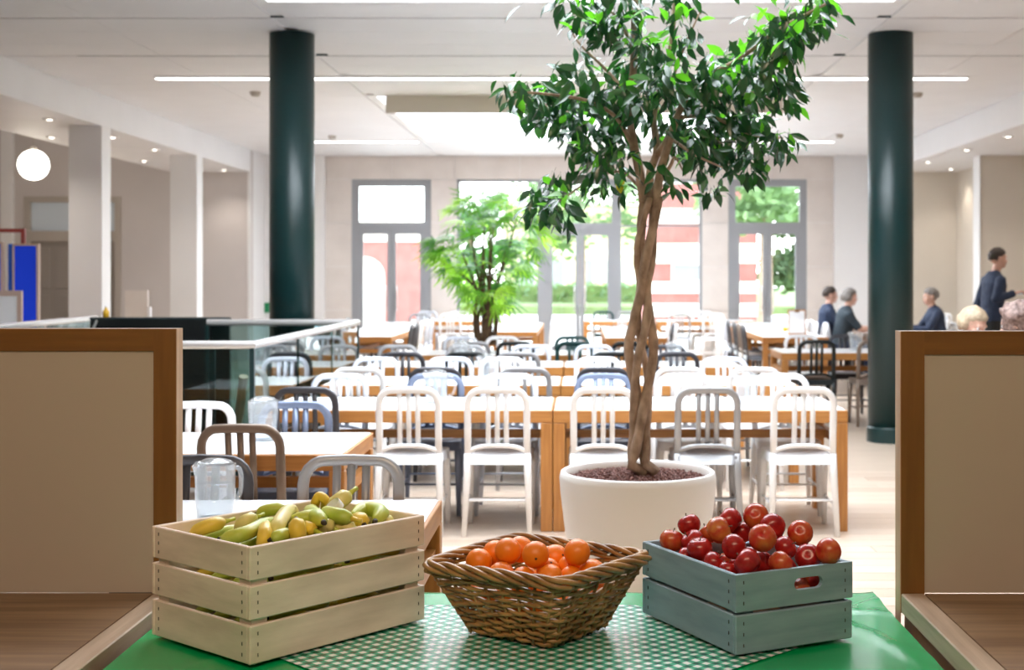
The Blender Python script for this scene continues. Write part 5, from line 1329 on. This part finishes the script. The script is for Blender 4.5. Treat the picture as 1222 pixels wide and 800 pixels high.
    vl = classify(co); no_ = np.empty(nv*3, 'f'); body.vertices.foreach_get('normal', no_); no_ = no_.reshape(-1, 3)
    puff = np.array([0, 0.011, 0.006, 0.0])[vl]; wr_ = np.array([noise.noise(Vector(p)*14.0) for p in co])*0.006*(vl == 1)
    co = co+no_*(puff+wr_)[:, None]; body.vertices.foreach_set('co', co.astype('f').ravel())
    for k in ('skin',)+tuple(cols): body.materials.append(M[k] if k in M else k)
    body.polygons.foreach_set('material_index', classify(ce).astype('i')); body.update()
    o = bpy.data.objects.new('person', body); C.objects.link(o); o.location = loc; o.rotation_euler = (0, 0, rz); tag(o, label, 'person')
    # hair shell, eyes, mouth
    hm = MB(); m2 = MB().ball((0, 0, 0), (1, 1, 1), 30, 20); keep = []
    for (x, y_, z) in m2.v:
        th = 0.012+(0.020 if curl else 0.004)*noise.noise(Vector((x, y_, z))*(6 if curl else 4))
        if curl: th += 0.022+0.012*noise.noise(Vector((x, y_, z))*15)
        if hairkind == 'long' and z < 0 and y_ < 0.3: th += 0.012
        back = y_ < 0.15
        lim = (-0.75 if hairkind == 'long' else -0.45) if y_ < -0.25 else ((-0.5 if hairkind == 'long' else 0.12) if y_ < 0.3 else (0.45 if y_ > 0.6 else 0.25))
        inner_ = z < lim
        k = 0.80 if inner_ else 1.0; th = th+0.010*abs(noise.noise(Vector((x*3, y_*3, z*9))))
        hm.v.append(tuple(hh(x*(0.078+th)*k, -0.012+y_*(0.098+th)*k, 0.022+z*(0.093+th)*k)))
    hm.f = m2.f
    h = hm.build('hair', M[hair], o, True)
    for s in (-1, 1):
        MB().ball(hh(s*0.031, 0.078, 0.002), 0.0105*hs, 10, 7).build('eye', M['eye'], o, True)
        MB().ball(hh(s*0.031, 0.0862, 0.002), 0.0055*hs, 8, 6).build('iris', M['iris'], o, True)
    MB().sweep([hh(-0.022, 0.088, -0.061), hh(0, 0.0955, -0.059), hh(0.022, 0.088, -0.061)], 0.0045*hs, 6).build('mouth', M['lip'], o, True)
    return o
def seated(lean=0.1, s=1.0, arms='table', reach=0.36):
    z0 = 0.545; L = 0.50*s; J = {'sw': 0.20*s}
    J['pelvis'] = (0, -0.04, z0); J['neck'] = (0, -0.04+L*math.sin(lean), z0+L*math.cos(lean)); J['chest'] = J['neck']
    nx_, ny, nz = J['neck']; J['head'] = (0, ny+0.035*s+0.05*math.sin(lean), nz+0.165*s)
    for t, q in ((-1, 'l'), (1, 'r')):
        J['sh'+q] = (t*0.185*s, ny-0.005, nz-0.055*s)
        J['el'+q] = (t*0.225*s, ny+0.13*s, nz-0.27*s); J['wr'+q] = (t*0.12*s, ny+reach*s, max(0.755, nz-0.26*s))
        J['hip'+q] = (t*0.09*s, -0.03, z0-0.005); J['kn'+q] = (t*0.11*s, 0.36*s, 0.545); J['an'+q] = (t*0.11*s, 0.33*s, 0.09); J['toe'+q] = (t*0.13*s, 0.33*s+0.16, 0.034)
    return J
def sit(x, y, rz, colr, chlab, J, label, cols, hair, **kw):
    """a chair and the person on it"""
    chair(x, y, rz, colr, chlab, 'chairs people sit on')
    return person('person', (x, y, 0), rz, J, label, cols, hair, **kw)
RT, LT = -PI/2, PI/2
sit(3.52, 18.0, RT, 'silver', 'silver metal chair under the grey haired seated person', seated(0.22), 'seated person with grey hair and dark slate top facing right', ('slate', 'navy', 'blackc'), 'hairg', hairkind='long', headpitch=-0.1, sleeves=False)
sit(3.50, 19.0, RT, 'white', 'white metal chair under the dark haired seated person', seated(0.12), 'seated person with dark hair in navy, behind the grey haired one', ('navy', 'blackc', 'blackc'), 'hairb')
sit(4.83, 18.0, LT, 'white', 'white metal chair under the person right of the dark column', seated(0.20), 'seated person in dark top facing left, right of the dark column', ('navy', 'blackc', 'blackc'), 'hairg', headpitch=-0.1)
sit(2.72, 9.26, PI, 'white', 'white metal chair under the blond person', seated(0.08, 0.92), 'seated blond person peeking over the right screen', ('plumred', 'navy', 'blackc'), 'hairy', hairkind='long', headyaw=0.5, headpitch=-0.38)
sit(2.46, 7.42, 0.0, 'grey', 'grey metal chair under the curly haired person', seated(0.12, 1.0), 'seated person with curly brown hair cut by the right photo edge', ('slate', 'navy', 'blackc'), 'hairc', curl=True, headyaw=0.9)
# the walking man
J = {'pelvis': (0, -0.03, 0.96), 'chest': (0, 0.0, 1.3), 'neck': (0, 0.035, 1.50), 'head': (0, 0.085, 1.685), 'sw': 0.205,
     'shl': (-0.19, 0.02, 1.445), 'ell': (-0.235, -0.06, 1.15), 'wrl': (-0.20, 0.10, 0.95), 'shr': (0.19, 0.03, 1.445), 'elr': (0.235, -0.05, 1.225), 'wrr': (0.20, 0.19, 1.29),
     'hipl': (-0.09, -0.02, 0.93), 'knl': (-0.095, 0.16, 0.52), 'anl': (-0.09, 0.20, 0.10), 'toel': (-0.105, 0.36, 0.036),
     'hipr': (0.09, -0.02, 0.93), 'knr': (0.095, -0.05, 0.51), 'anr': (0.09, -0.28, 0.16), 'toer': (0.10, -0.14, 0.036)}
mx = (1183-CX)*15.3/FPX
person('person', (mx, 15.3, 0), RT+0.12, J, 'standing man walking right in a navy jacket, holding out a pale tray', ('navy', 'blackc', 'blackc'), 'hairb', grip=0.8)
# the tray he holds: near his right hand
o = empty('tray', (0, 0, 0), RT+0.12, 'thin pale tray held out by the walking man at the photo edge', 'tray')
rotm = Matrix.Rotation(RT+0.12, 3, 'Z'); hp = rotm @ Vector((0.17, 0.42, 1.275))+Vector((mx, 15.3, 0)); o.location = hp
MB().b2(-0.18, 0.18, -0.10, 0.24, -0.004, 0.004).build('plate', M['paper'], o)
MB().b2(-0.18, 0.18, -0.10, -0.085, 0.004, 0.018).b2(-0.18, 0.18, 0.225, 0.24, 0.004, 0.018).b2(-0.18, -0.165, -0.085, 0.225, 0.004, 0.018).b2(0.165, 0.18, -0.085, 0.225, 0.004, 0.018).build('rim', M['paper'], o)
